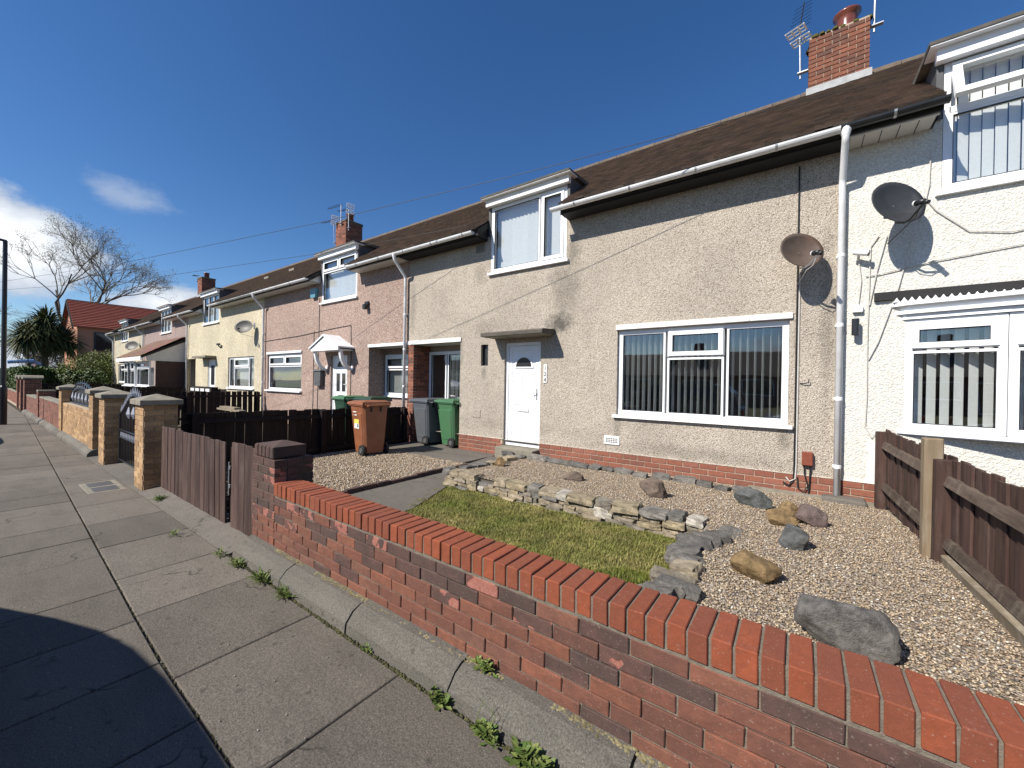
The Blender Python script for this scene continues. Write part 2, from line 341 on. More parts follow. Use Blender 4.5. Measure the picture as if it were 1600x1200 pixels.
MT = dict(
    dash_main=m_render('pebbledash_buff', [(0.0, (0.27, 0.215, 0.165)), (0.18, (0.50, 0.43, 0.345)), (0.6, (0.62, 0.545, 0.445)), (1.0, (0.74, 0.68, 0.585))], 92, stains=((-3.55, 2.70, 0.36, 0.22, 0.8), (-3.45, 3.35, 0.45, 0.75, 0.40), (-5.3, 2.75, 0.4, 0.22, 0.25), (-3.30, 4.0, 0.18, 0.4, 0.45), (-5.5, 3.9, 0.25, 0.35, 0.3), (-4.4, 0.75, 2.0, 0.16, 0.2), (-1.3, 0.6, 1.6, 0.14, 0.25), (-2.44, 0.92, 0.10, 0.22, 0.4), (-0.16, 0.90, 0.09, 0.26, 0.4), (0.27, 2.4, 0.10, 1.6, 0.3), (-7.6, 3.4, 0.14, 0.8, 0.35), (-5.33, 1.80, 0.08, 0.18, 0.4), (-6.0, 2.3, 0.1, 0.5, 0.3))),
    dash_pink=m_render('pebbledash_pink', [(0.0, (0.20, 0.135, 0.11)), (0.3, (0.40, 0.275, 0.225)), (0.65, (0.53, 0.38, 0.31)), (1.0, (0.66, 0.54, 0.46))], 62),
    dash_yellow=m_render('roughcast_cream', [(0.0, (0.50, 0.43, 0.29)), (0.4, (0.61, 0.54, 0.38)), (1.0, (0.72, 0.66, 0.50))], 30, marks=False, gamt=0.5),
    dash_mauve=m_render('pebbledash_mauve', [(0.0, (0.22, 0.16, 0.14)), (0.4, (0.37, 0.28, 0.25)), (1.0, (0.55, 0.45, 0.41))], 60, marks=False),
    dash_cream=m_render('roughcast_stone', [(0.0, (0.48, 0.42, 0.30)), (1.0, (0.68, 0.62, 0.48))], 35, marks=False),
    dash_white=m_render('roughcast_white', [(0.0, (0.69, 0.67, 0.60)), (0.5, (0.73, 0.71, 0.64)), (1.0, (0.77, 0.75, 0.69))], 60, grime=(0.52, 0.50, 0.44), gamt=0.3, marks=False, bump=0.7),
    upvc=m_plain('white_upvc', (0.80, 0.81, 0.82), 0.32, 0.03, 4, dirt=((0.45, 0.43, 0.38), 0.18)),
    white_paint=m_chipped(),
    gutter_white=m_plain('grey_white_pvc', (0.74, 0.75, 0.75), 0.4, 0.08, 5, dirt=((0.28, 0.27, 0.24), 0.45)),
    black_pvc=m_plain('black_pvc', (0.018, 0.02, 0.022), 0.35, 0.2, 5),
    black_soffit=m_plain('black_painted_soffit', (0.012, 0.011, 0.011), 0.75, 0.2, 6),
    white_soffit=m_plain('white_soffit', (0.60, 0.58, 0.54), 0.6, 0.06, 5, dirt=((0.3, 0.28, 0.24), 0.3)),
    mortar=m_plain('mortar', (0.165, 0.142, 0.112), 0.95, 0.3, 40, bump=0.8, bscale=150, spec=0.15),
    mortar_pale=m_plain('pale_mortar', (0.38, 0.31, 0.235), 0.95, 0.25, 40, bump=0.8, bscale=150, spec=0.15),
    brick_wall=m_brick('weathered_red_brick', [(0.135, 0.060, 0.042), (0.215, 0.080, 0.050), (0.165, 0.070, 0.048), (0.26, 0.095, 0.056), (0.19, 0.090, 0.062), (0.23, 0.080, 0.045)], 0.35),
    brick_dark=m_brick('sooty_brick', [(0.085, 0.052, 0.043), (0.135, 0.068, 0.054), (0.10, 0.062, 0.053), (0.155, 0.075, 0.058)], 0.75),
    brick_spalled=m_brick('spalled_brick', [(0.10, 0.058, 0.046), (0.16, 0.07, 0.055)], 0.5, spall=True),
    brick_coping=m_brick('orange_coping_brick', [(0.21, 0.058, 0.027), (0.295, 0.075, 0.032), (0.25, 0.067, 0.030), (0.19, 0.058, 0.032), (0.275, 0.077, 0.037)], 0.42, dark=(0.15, 0.05, 0.03)),
    brick_plinth=m_brick('plinth_brick', [(0.23, 0.085, 0.055), (0.31, 0.115, 0.07), (0.27, 0.095, 0.06), (0.20, 0.085, 0.06), (0.33, 0.13, 0.085)], 0.2),
    brick_chimney=m_brick('chimney_brick', [(0.20, 0.075, 0.045), (0.34, 0.125, 0.07), (0.26, 0.10, 0.06), (0.15, 0.07, 0.05), (0.30, 0.11, 0.06)], 0.5),
    bricks_joined=m_attr('bricks_in_bulk', 0.88, 0.35, 45),
    tiles=m_attr('concrete_roof_tiles', 0.88, 0.14, 30, 0.3, tint=((0.15, 0.125, 0.06), 1.3, 0.56, 0.45)),
    ridge=m_plain('ridge_tile', (0.10, 0.075, 0.058), 0.9, 0.4, 12, dirt=((0.17, 0.15, 0.09), 0.7), bump=0.7),
    lead=m_plain('lead_flashing', (0.30, 0.31, 0.31), 0.6, 0.3, 10), cheek=m_plain('dark_lead_cheek', (0.07, 0.07, 0.072), 0.7, 0.3, 10),
    terracotta=m_plain('glazed_terracotta', (0.15, 0.045, 0.03), 0.25, 0.2, 9),
    felt=m_plain('roof_felt', (0.075, 0.068, 0.058), 0.9, 0.3, 12, dirt=((0.16, 0.14, 0.10), 0.5)),
    moss=m_plain('moss', (0.09, 0.085, 0.03), 0.95, 0.4, 40, bump=1.0, spec=0.1),
    concrete=m_slab('cast_concrete', (0.10, 0.09, 0.076), (0.19, 0.172, 0.147)),
    cap=m_plain('cast_stone_cap', (0.21, 0.19, 0.145), 0.9, 0.3, 10, bump=0.6, dirt=((0.08, 0.075, 0.06), 0.5)),
    slab=m_slab('paving_slab', (0.11, 0.097, 0.080), (0.172, 0.152, 0.126)),
    kerb=m_slab('kerb_stone', (0.098, 0.092, 0.078), (0.17, 0.158, 0.135)),
    dirt=m_plain('joint_dirt', (0.055, 0.047, 0.036), 0.97, 0.4, 30, bump=0.8, spec=0.1),
    soil=m_plain('garden_soil', (0.10, 0.085, 0.065), 0.97, 0.4, 12, bump=0.9, spec=0.1),
    gravel_bed=m_render('gravel_bed', [(0.0, (0.10, 0.08, 0.06)), (0.35, (0.26, 0.20, 0.145)), (0.7, (0.40, 0.33, 0.25)), (1.0, (0.60, 0.55, 0.48))], 70, marks=False, gamt=0.2),
    pebbles=m_attr('gravel_pebbles', 0.7, 0.25, 120, 0.0, spec=0.35),
    turf=m_plain('turf_soil', (0.085, 0.085, 0.03), 0.95, 0.35, 25, bump=0.8, spec=0.1),
    grass=m_leaf('grass_blade', (0.14, 0.165, 0.027), (0.31, 0.255, 0.09)),
    weed=m_leaf('weed_leaf', (0.07, 0.12, 0.025), (0.16, 0.19, 0.05)),
    asphalt=m_slab('asphalt', (0.045, 0.045, 0.046), (0.07, 0.07, 0.07)),
    stone_wall=m_rock('drystone', [(0.27, 0.225, 0.155), (0.34, 0.285, 0.20), (0.19, 0.172, 0.145), (0.37, 0.30, 0.185), (0.25, 0.22, 0.18)]),
    stone_grey=m_rock('grey_stone', [(0.14, 0.132, 0.118), (0.21, 0.195, 0.17), (0.11, 0.105, 0.096)]),
    stone_white=m_rock('pale_limestone', [(0.40, 0.37, 0.31), (0.46, 0.42, 0.35)]),
    rock_blue=m_rock('blue_grey_rock', [(0.105, 0.11, 0.104), (0.115, 0.12, 0.114)], 12),
    rock_grey=m_rock('whin_boulder', [(0.15, 0.142, 0.13), (0.16, 0.15, 0.137)], 14),
    rock_ochre=m_rock('ochre_sandstone', [(0.24, 0.165, 0.08), (0.22, 0.15, 0.075)], 18),
    rock_brown=m_rock('brown_boulder', [(0.14, 0.108, 0.085), (0.15, 0.115, 0.09)]),
    rock_mauve=m_rock('mauve_rock', [(0.135, 0.10, 0.09), (0.14, 0.105, 0.095)]),
    fence_red=m_wood('brown_stained_boards', (0.034, 0.018, 0.014), (0.082, 0.048, 0.038), weather=(0.13, 0.10, 0.085)),
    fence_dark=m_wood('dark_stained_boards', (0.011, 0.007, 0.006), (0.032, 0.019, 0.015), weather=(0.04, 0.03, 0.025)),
    fence_grey=m_wood('greyed_brown_boards', (0.034, 0.020, 0.017), (0.088, 0.054, 0.045), weather=(0.14, 0.105, 0.09)),
    post_new=m_wood('pale_timber', (0.19, 0.14, 0.088), (0.31, 0.24, 0.155), (26, 26, 1.5), weather=(0.30, 0.27, 0.21)),
    rail_old=m_wood('lichened_rail', (0.045, 0.032, 0.025), (0.12, 0.09, 0.07), (30, 2, 30), weather=(0.22, 0.19, 0.145)),
    timber_old=m_wood('weathered_sleeper', (0.15, 0.12, 0.08), (0.30, 0.25, 0.18), (30, 2, 30), weather=(0.4, 0.37, 0.3)),
    iron=m_plain('black_iron', (0.012, 0.012, 0.014), 0.35, 0.2, 8),
    silver=m_plain('silver_paint', (0.46, 0.47, 0.50), 0.4, 0.1, 8),
    steel=m_plain('galvanised_steel', (0.42, 0.43, 0.44), 0.4, 0.15, 10, metal=0.7),
    dish_dark=m_plain('charcoal_dish', (0.032, 0.034, 0.037), 0.5, 0.2, 12),
    dish_rust=m_plain('rusty_dish', (0.085, 0.06, 0.045), 0.6, 0.3, 9, dirt=((0.15, 0.07, 0.035), 0.8)),
    dish_grey=m_plain('grey_dish', (0.075, 0.07, 0.06), 0.55, 0.2, 9),
    bin_brown=m_plain('brown_bin_plastic', (0.22, 0.078, 0.034), 0.5, 0.16, 5, dirt=((0.30, 0.17, 0.11), 0.45)),
    bin_green=m_plain('green_bin_plastic', (0.055, 0.145, 0.065), 0.42, 0.06, 3, dirt=((0.10, 0.13, 0.09), 0.3)),
    bin_grey=m_plain('grey_bin_plastic', (0.085, 0.092, 0.10), 0.45, 0.06, 3, dirt=((0.16, 0.16, 0.15), 0.3)),
    bin_dark=m_plain('dark_green_bin_plastic', (0.018, 0.05, 0.028), 0.42, 0.06, 3),
    rubber=m_plain('black_rubber', (0.012, 0.012, 0.012), 0.7, 0.2, 10),
    sticker=m_plain('yellow_sticker', (0.72, 0.58, 0.10), 0.5, 0.1, 30), paper=m_plain('white_sticker', (0.75, 0.75, 0.68), 0.5, 0.05, 30),
    glass=m_glass('window_glass'), glass_dark=m_plain('obscure_glass', (0.03, 0.032, 0.035), 0.08, 0.2, 30),
    blind=m_fabric('fabric_blind', (0.82, 0.82, 0.79)), blind_white=m_fabric('white_blind', (0.86, 0.86, 0.84), 0.18), blind_green=m_fabric('sage_blind', (0.22, 0.25, 0.22)),
    curtain=m_plain('net_curtain', (0.50, 0.50, 0.46), 0.9, 0.15, 14),
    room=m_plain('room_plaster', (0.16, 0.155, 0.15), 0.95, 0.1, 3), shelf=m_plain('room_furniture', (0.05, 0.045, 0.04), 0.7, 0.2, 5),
    red_plastic=m_plain('red_brown_box', (0.20, 0.055, 0.03), 0.45, 0.1, 20), black_plastic=m_plain('black_plastic', (0.015, 0.016, 0.017), 0.4, 0.2, 20), white_plastic=m_plain('white_plastic', (0.72, 0.72, 0.70), 0.4, 0.05, 20),
    grey_plastic=m_plain('grey_plastic', (0.09, 0.09, 0.09), 0.45, 0.1, 20), teal=m_plain('alarm_blue', (0.10, 0.25, 0.30), 0.35, 0.1, 20),
    cable_white=m_plain('white_cable', (0.50, 0.48, 0.44), 0.6, 0.1, 20), cable_black=m_plain('black_cable', (0.012, 0.012, 0.012), 0.6, 0.1, 20),
    bark=m_plain('bark', (0.085, 0.07, 0.055), 0.95, 0.3, 20, bump=0.6), twig=m_plain('twig', (0.17, 0.15, 0.115), 0.95, 0.3, 3),
    palm=m_leaf('palm_blade', (0.030, 0.045, 0.014), (0.11, 0.12, 0.04)), bush=m_leaf('bush_leaf', (0.06, 0.10, 0.016), (0.17, 0.20, 0.035)), hedge=m_leaf('hedge_leaf', (0.035, 0.07, 0.016), (0.08, 0.12, 0.03)), bud=m_leaf('spring_bud', (0.13, 0.13, 0.05), (0.20, 0.18, 0.08)),
    car_blue=m_plain('dark_car_paint', (0.03, 0.035, 0.045), 0.2, 0.03, 3, spec=0.7), car_silver=m_plain('silver_car_paint', (0.42, 0.43, 0.44), 0.25, 0.03, 3, metal=0.5), car_glass=m_plain('car_glass', (0.012, 0.014, 0.016), 0.05, 0.1, 3, spec=0.8),
    headlamp=m_plain('lamp_lens', (0.6, 0.6, 0.62), 0.1, 0.1, 8), red_lens=m_plain('red_lens', (0.4, 0.02, 0.02), 0.15, 0.1, 8),
    red_tile=m_plain('red_roof_tile', (0.33, 0.088, 0.052), 0.85, 0.2, 4), orange_brick=m_plain('orange_brick', (0.42, 0.20, 0.12), 0.9, 0.3, 14), blue_bag=m_plain('blue_plastic', (0.03, 0.16, 0.38), 0.35, 0.2, 20),
    green_panel=m_plain('green_panel', (0.03, 0.12, 0.05), 0.5, 0.1, 3), blue_paint=m_plain('blue_paint', (0.10, 0.25, 0.50), 0.5, 0.1, 3),
    road_paint=m_plain('road_paint', (0.65, 0.64, 0.60), 0.7, 0.15, 10),
    opp_wall=m_plain('opposite_render', (0.30, 0.26, 0.21), 0.9, 0.15, 8), opp_brick=m_plain('opposite_brick', (0.22, 0.10, 0.07), 0.9, 0.15, 8), opp_roof=m_plain('opposite_tiles', (0.085, 0.062, 0.05), 0.9, 0.2, 8),
)

# ------------------------------------------------------------------ ground, road, pavement
struct('ground', MB().add([(-900, -900, -0.16), (900, -900, -0.16), (900, 900, -0.16), (-900, 900, -0.16)], [(0, 1, 2, 3)]), MT['soil'])
struct('road', MB().box(-160, -7.4, -0.15, 60, -0.86, -0.11), MT['asphalt'])
struct('road_marking', MB().box(-160, -1.5, -0.12, 60, -1.42, -0.106), MT['road_paint'])
struct('far_pavement', MB().box(-160, -9.6, -0.15, 60, -7.41, 0.0), MT['slab'])
pav = struct('pavement', MB().box(-160, -0.73, -0.15, 12, 1.95, -0.014), MT['dirt'])
part('far_paving', MB().box(-160, -0.72, -0.1, -26.02, 1.40, -0.001), MT['slab'], pav)
kb = struct('road_kerb', MB().box(-160, -0.852, -0.15, 12, -0.735, -0.02), MT['mortar'])
KM = MB().cbox(-0.45, -0.06, -0.06, 0.45, 0.06, 0.06, 0.012).mesh('kerb_block'); KM.materials.append(MT['kerb'])
for i in range(24): piece('kerb_block', KM, kb, (3.5-i*0.912, -0.795, -0.05))

def jointY(x): return 0.66+max(0.0, -x-3.0)*0.034
def lay_slabs():
    slabs = []
    x = 2.3
    while x > -26:      # row beside the garden walls
        w = random.choice((0.9, 0.9, 0.75, 0.6, 0.92)); slabs.append((x-w, x, None, 1.405)); x -= w
    x = 2.0
    while x > -26:
        w = random.choice((0.62, 0.62, 0.9, 0.6)); slabs.append((x-w, x, -1, None)); x -= w
    x = 2.4
    while x > -16:
        w = random.choice((0.6, 0.9)); slabs.append((x-w, x, -2, None)); x -= w
    # the joint on the photograph's right lies at X = -1.63
    for (a, b, lo, hi) in slabs:
        xa, xb = a+0.0045, b-0.0045
        if lo is None: q = [(xa, jointY(xa)+0.006), (xb, jointY(xb)+0.006), (xb, hi), (xa, hi)]
        elif lo == -1: q = [(xa, jointY(xa)-0.79), (xb, jointY(xb)-0.79), (xb, jointY(xb)-0.006), (xa, jointY(xa)-0.006)]
        else: q = [(xa, -0.725), (xb, -0.725), (xb, max(-0.6, jointY(xb)-0.80)), (xa, max(-0.6, jointY(xa)-0.80))]
        cx = sum(p[0] for p in q)/4; cy = sum(p[1] for p in q)/4
        z = random.uniform(-0.004, 0.0015); tx, ty = random.uniform(-0.003, 0.003), random.uniform(-0.003, 0.003)
        mb = MB(); c = 0.005; top = []; mid = []; bot = []
        for (px, py) in q:
            dz = z+(px-cx)*tx+(py-cy)*ty
            ix, iy = px+(c if px < cx else -c), py+(c if py < cy else -c)
            top.append((ix, iy, dz)); mid.append((px, py, dz-c)); bot.append((px, py, -0.05))
        mb.add(top+mid+bot, [(0, 1, 2, 3), (0, 4, 5, 1), (1, 5, 6, 2), (2, 6, 7, 3), (3, 7, 4, 0), (4, 8, 9, 5), (5, 9, 10, 6), (6, 10, 11, 7), (7, 11, 8, 4)])
        o = bpy.data.objects.new('paving_slab', mb.mesh('paving_slab', (cx, cy, 0))); COL.objects.link(o); o.location = (cx, cy, 0); o.parent = pav; o.data.materials.append(MT['slab'])
lay_slabs()
# inspection cover let into the slabs
cv = thing('drain_cover', 'double iron inspection cover in a pale concrete surround set in the pavement', 'drain cover', (-8.15, 1.18, 0))
part('surround', MB().cbox(-8.55, 0.99, -0.02, -7.75, 1.37, 0.004, 0.004), MT['cap'], cv)
for dx in (-0.19, 0.19): part('cover_plate', MB().cbox(-8.15+dx-0.15, 1.05, -0.02, -8.15+dx+0.15, 1.31, 0.008, 0.003), MT['grey_plastic'], cv)

# front kerb of stones that the garden walls stand on
fk = struct('wall_kerb', MB().prism([(1.44, -0.1), (1.62, -0.1), (1.62, 0.125), (1.50, 0.10)], 'x', -4.17, 4.0), MT['mortar'])
part('kerb_bed', MB().prism([(1.44, -0.1), (1.62, -0.1), (1.62, 0.125), (1.50, 0.10)], 'x', -26, -11.4), MT['mortar'], fk)
struct('drive_apron', MB().prism([(1.412, -0.05), (1.98, -0.05), (1.98, 0.09), (1.60, 0.035), (1.412, 0.002)], 'x', -7.38, -4.18), MT['concrete'])
struct('gate_apron', MB().prism([(1.412, -0.05), (1.98, -0.05), (1.98, 0.05), (1.412, 0.0)], 'x', -11.36, -7.39), MT['concrete'])
x = 4.0
for L in [0.9]*34:
    x0, x1 = x-L+0.006, x-0.006; j = random.uniform(-0.006, 0.006)
    if not (-11.4 < (x0+x1)/2 < -4.4):
        mb = MB().prism([(1.412+j, -0.06), (1.60, -0.06), (1.60, 0.146+j/2), (1.53, 0.142+j/2), (1.475+j, 0.118), (1.425+j, 0.06)], 'x', x0, x1)
        cx = (x0+x1)/2; o = bpy.data.objects.new('kerb_stone', mb.mesh('kerb_stone', (cx, 1.5, 0))); COL.objects.link(o); o.location = (cx, 1.5, 0); o.parent = fk; o.data.materials.append(MT['kerb'])
    x -= L

# ------------------------------------------------------------------ the terrace
YF = 6.35; EAVE_Z = 4.66; RIDGE_Y, RIDGE_Z = 9.35, 7.13; EAVE_Y = 5.95; SLOPE = (RIDGE_Z-EAVE_Z)/(RIDGE_Y-EAVE_Y)
def roof_z(y): return EAVE_Z+(y-EAVE_Y)*SLOPE
U_, N_ = (1, 0), (0, -1)

def wall_skin(mb, x0, x1, z0, z1, y, holes, depth=0.10):
    xs = sorted({x0, x1, *[h[0] for h in holes], *[h[1] for h in holes]}); zs = sorted({z0, z1, *[h[2] for h in holes], *[h[3] for h in holes]})
    xs = [v for v in xs if x0 <= v <= x1]; zs = [v for v in zs if z0 <= v <= z1]
    for i in range(len(xs)-1):
        for k in range(len(zs)-1):
            cx, cz = (xs[i]+xs[i+1])/2, (zs[k]+zs[k+1])/2
            if any(h[0] < cx < h[1] and h[2] < cz < h[3] for h in holes): continue
            mb.add([(xs[i], y, zs[k]), (xs[i+1], y, zs[k]), (xs[i+1], y, zs[k+1]), (xs[i], y, zs[k+1])], [(0, 1, 2, 3)])
    for (a, b, c, d) in holes:
        yd = y+depth
        mb.add([(a, y, c), (a, yd, c), (a, yd, d), (a, y, d)], [(0, 1, 2, 3)]); mb.add([(b, y, c), (b, y, d), (b, yd, d), (b, yd, c)], [(0, 1, 2, 3)])
        if d < z1-0.01: mb.add([(a, y, d), (a, yd, d), (b, yd, d), (b, y, d)], [(0, 1, 2, 3)])
        mb.add([(a, y, c), (b, y, c), (b, yd, c), (a, yd, c)], [(0, 1, 2, 3)])
    return mb

def ring(mb, o, u, n, a0, a1, z0, z1, w, n0, n1, wt=None, wb=None):
    wt = wt or w; wb = wb or w
    mb.obox(o, u, n, a0, a0+w, n0, n1, z0, z1); mb.obox(o, u, n, a1-w, a1, n0, n1, z0, z1)
    mb.obox(o, u, n, a0+w, a1-w, n0, n1-0.001, z1-wt, z1); mb.obox(o, u, n, a0+w, a1-w, n0, n1-0.001, z0, z0+wb)
    return mb

def window(house, o, u, n, w, z0, z1, lights, blind=None, sill=0.06, inset=0.05, fw=0.055, sillmat='upvc', slat=0.089, slat_ang=60, name='window'):
    """lights: (a0, a1, z0, z1, opening) in metres from the left bottom corner of the hole"""
    Wm = MB(); ring(Wm, o, u, n, 0.004, w-0.004, z0+0.004, z1-0.004, fw, -inset-0.07, -inset)
    for (a0, a1, b0, b1, op) in lights:      # mullions and transoms come from the gaps between lights
        ring(Wm, o, u, n, a0, a1, z0+b0, z0+b1, 0.03, -inset-0.066, -inset-0.004)
    W = part(name, Wm, MT['upvc'], house)
    if sill: part('sill', MB().obox(o, u, n, -0.05, w+0.05, -inset-0.05, sill, z0-0.045, z0+0.002), MT[sillmat], W)
    for (a0, a1, b0, b1, op) in lights:
        e = 0.03
        if op:
            part('casement', ring(MB(), o, u, n, a0+0.012, a1-0.012, z0+b0+0.012, z0+b1-0.012, 0.06, -inset-0.03, -inset+0.016), MT['upvc'], W); e = 0.072
        part('pane', MB().obox(o, u, n, a0+e, a1-e, -inset-0.048, -inset-0.032, z0+b0+e, z0+b1-e), MT['glass'], W)
        g = 0.006; part('gasket', ring(MB(), o, u, n, a0+e-0.001, a1-e+0.001, z0+b0+e-0.001, z0+b1-e+0.001, g, -inset-0.03, -inset-0.0015 if not op else -inset+0.0145), MT['black_plastic'], W)
    if blind:
        mat, a0, a1, pitch, zb, zt = blind
        sm = MB().box(-slat/2, -0.001, 0, slat/2, 0.001, zt-zb).mesh('blind_slat'); sm.materials.append(MT[mat])
        base = math.atan2(u[1], u[0]); k = 0; a = a0+pitch/2
        while a < a1:
            px, py = o[0]+u[0]*a-n[0]*(inset+0.16), o[1]+u[1]*a-n[1]*(inset+0.16)
            piece('blind_slat', sm, W, (px, py, o[2]+zb), (0, 0, base+R(slat_ang+random.uniform(-3, 3)))); a += pitch
        part('blind_rail', MB().obox(o, u, n, a0, a1, -inset-0.19, -inset-0.13, zt+0.002, zt+0.045), MT['white_plastic'], W)
    return W

TILE_COL = [(0.145, 0.105, 0.082), (0.168, 0.120, 0.092), (0.125, 0.094, 0.076), (0.185, 0.133, 0.10), (0.15, 0.113, 0.088)]
def roof(house, x0, x1, cuts, fine=True, ridge=True, gap=0.0):
    base = MB()
    xs = sorted({x0, x1, *[c for d in cuts for c in d]})
    for a, b in zip(xs[:-1], xs[1:]):
        cut = any(d[0] <= (a+b)/2 <= d[1] for d in cuts); y0 = 7.0 if cut else EAVE_Y+0.03
        base.prism([(y0, roof_z(y0)-0.02), (RIDGE_Y, RIDGE_Z-0.02), (RIDGE_Y, RIDGE_Z-0.14), (y0+0.02, roof_z(y0)-0.14)], 'x', a, b)
    base.prism([(RIDGE_Y, RIDGE_Z-0.02), (12.75, RIDGE_Z-0.02-(12.75-RIDGE_Y)*SLOPE), (12.75, RIDGE_Z-0.14-(12.75-RIDGE_Y)*SLOPE), (RIDGE_Y, RIDGE_Z-0.14)], 'x', x0, x1)
    rf = part('roof', base, MT['black_soffit'], house)
    t = MB(); run = RIDGE_Y-EAVE_Y; leng = run*math.hypot(1, SLOPE); gauge = 0.105; rows = int(leng/gauge)
    uy, uz = run/leng, (RIDGE_Z-EAVE_Z)/leng; ny, nz = -uz, uy
    tw = 0.167 if fine else 0.6
    for r in range(rows+1):
        s0 = r*gauge-0.03; s1 = min(s0+gauge*1.45, leng); off = (r % 2)*tw/2
        k = int((x1-x0)/tw)+2
        for i in range(k):
            a = x0-off+i*tw+0.0015; b = a+tw-0.003; a = max(a, x0); b = min(b, x1)
            if b-a < 0.02: continue
            cx = (a+b)/2; ym = EAVE_Y+uy*s0
            segs = [(a, b)]
            for d in cuts:
                if ym < 7.0:
                    ns = []
                    for (p, q) in segs:
                        if q <= d[0] or p >= d[1]: ns.append((p, q)); continue
                        if p < d[0]-0.01: ns.append((p, d[0]))
                        if q > d[1]+0.01: ns.append((d[1], q))
                    segs = ns
            for (p, q) in segs:
                h0 = 0.042+random.uniform(-0.0015, 0.0025)+(0.012 if random.random() < 0.01 else 0); h1 = 0.006; jt = random.uniform(-0.0015, 0.0015)
                P = lambda xx, s, h: (xx, EAVE_Y+uy*s+ny*h, EAVE_Z+uz*s+nz*h)
                c = random.choice(TILE_COL); f = random.uniform(0.82, 1.18); c = tuple(v*f for v in c)
                m = (p+q)/2; cam = 0.004 if fine else 0
                t.add([P(p, s0+jt, h0), P(m, s0+jt, h0+cam), P(q, s0+jt, h0), P(q, s1, h1), P(p, s1, h1), P(p, s0+jt+0.004, h0-0.034), P(q, s0+jt+0.004, h0-0.034)],
                      [(0, 1, 2, 3, 4), (5, 6, 2, 1, 0), (5, 0, 4), (6, 3, 2)], c)
    part('roof_tiles', t, MT['tiles'], rf, col=True, kind='stuff')
    if ridge:
        a = [(0.125*math.cos(v), 0.125*math.sin(v)) for v in [math.pi*k/8 for k in range(9)]]
        poly = [(p[0], p[1]) for p in a]+[(p[0]*0.85, p[1]*0.85) for p in reversed(a)]
        rm = MB().prism(poly, 'x', -0.222, 0.222).mesh('ridge_tile'); rm.materials.append(MT['ridge'])
        k = 0; x = x0+0.225
        while x < x1:
            if not (gap and abs(x-gap) < 0.55): piece('ridge_tile', rm, rf, (x, RIDGE_Y, RIDGE_Z-0.045+random.uniform(-0.008, 0.008)), (random.uniform(-0.03, 0.03), random.uniform(-0.01, 0.01), 0))
            x += 0.452
    return rf

def gutter(house, xa, xb, mat='gutter_white', z=4.615, y=5.93):
    a = [(0.058*math.cos(v), 0.058*math.sin(v)) for v in [math.pi+math.pi*k/8 for k in range(9)]]
    poly = [(y+p[0], z+p[1]) for p in a]+[(y+p[0]*0.88, z+p[1]*0.88) for p in reversed(a)]
    g = part('gutter', MB().prism(poly, 'x', xa, xb), MT[mat], house)
    ends = [(y+p[0]*1.06, z+p[1]*1.06) for p in a]
    for (e0, e1) in ((xa-0.008, xa+0.004), (xb-0.004, xb+0.008)): part('gutter_end', MB().prism(ends, 'x', e0, e1), MT[mat], g)
    x = xa+0.45
    while x < xb-0.1:
        o2 = [(y+p[0]*1.09, z+p[1]*1.09) for p in a]+[(y+p[0]*0.98, z+p[1]*0.98) for p in reversed(a)]
        part('gutter_bracket', MB().prism(o2, 'x', x-0.012, x+0.012), MT['steel'], g); x += 0.93
    return g

def eaves(house, xa, xb, mat='black_soffit', boards=False):
    e = MB(); e.box(xa, 6.03, 4.525, xb, 6.055, 4.63); e.box(xa, 6.056, 4.533, xb, YF+0.02, 4.547)
    e.prism([(6.056, 4.533), (YF+0.02, 4.533), (YF+0.02, 4.88), (6.056, 4.68)], 'x', xa, xa+0.02); e.prism([(6.056, 4.533), (YF+0.02, 4.533), (YF+0.02, 4.88), (6.056, 4.68)], 'x', xb-0.02, xb)
    s = part('soffit', e, MT[mat], house)
    if boards:
        x = xa+0.14; g = MB()
        while x < xb: g.box(x-0.004, 6.06, 4.5295, x+0.004, YF, 4.534); x += 0.15
        part('soffit_joint', g, MT['black_soffit'], s)
    return s

def downpipe(house, x, mat='gutter_white', zb=0.25, ytop=5.93, joints=(3.2, 2.35, 1.45, 0.62)):
    yw = YF-0.075
    p = MB().tube([(x, ytop, 4.57), (x, ytop, 4.50), (x, ytop+0.03, 4.45), (x, yw-0.03, 4.16), (x, yw, 4.08), (x, yw, zb)], 0.036, 12)
    d = part('downpipe', p, MT[mat], house, smooth=True)
    for z in joints: part('pipe_collar', MB().lathe([(0.037, 0), (0.0395, 0.006), (0.0395, 0.04), (0.037, 0.046)], (x, yw, z), 12).box(x-0.044, yw+0.03, z+0.008, x+0.044, YF, z+0.036), MT[mat], d)
    part('outlet', MB().lathe([(0.038, -0.09), (0.052, -0.03), (0.055, 0.02)], (x, ytop, 4.60), 12), MT[mat], d)
    return d

def dormer(house, d0, d1, z1, roofmat='felt', face='white_paint', cheek='cheek'):
    D = part('dormer', MB().box(d0, YF+0.02, z1+0.002, d1, 7.2, z1+0.12), MT[face], house)
    for (a, b) in ((d0-0.06, d0-0.005), (d1+0.005, d1+0.06)):
        part('dormer_cheek', MB().prism([(YF-0.02, 4.6), (YF-0.02, z1+0.13), (7.15, z1+0.16), (7.15, roof_z(7.15)-0.1), (YF+0.2, roof_z(YF+0.2)-0.15)], 'x', a, b), MT[cheek], D)
    part('dormer_fascia', MB().box(d0-0.075, YF-0.11, z1-0.01, d1+0.075, YF-0.02, z1+0.12), MT[face], D)
    part('dormer_soffit', MB().box(d0-0.14, YF-0.19, z1+0.121, d1+0.14, YF+0.1, z1+0.135), MT[face], D)
    part('dormer_roof', MB().prism([(YF-0.20, z1+0.136), (YF-0.20, z1+0.172), (7.35, z1+0.27), (7.35, z1+0.18), (YF, z1+0.136)], 'x', d0-0.15, d1+0.13), MT[roofmat], D)
    return D

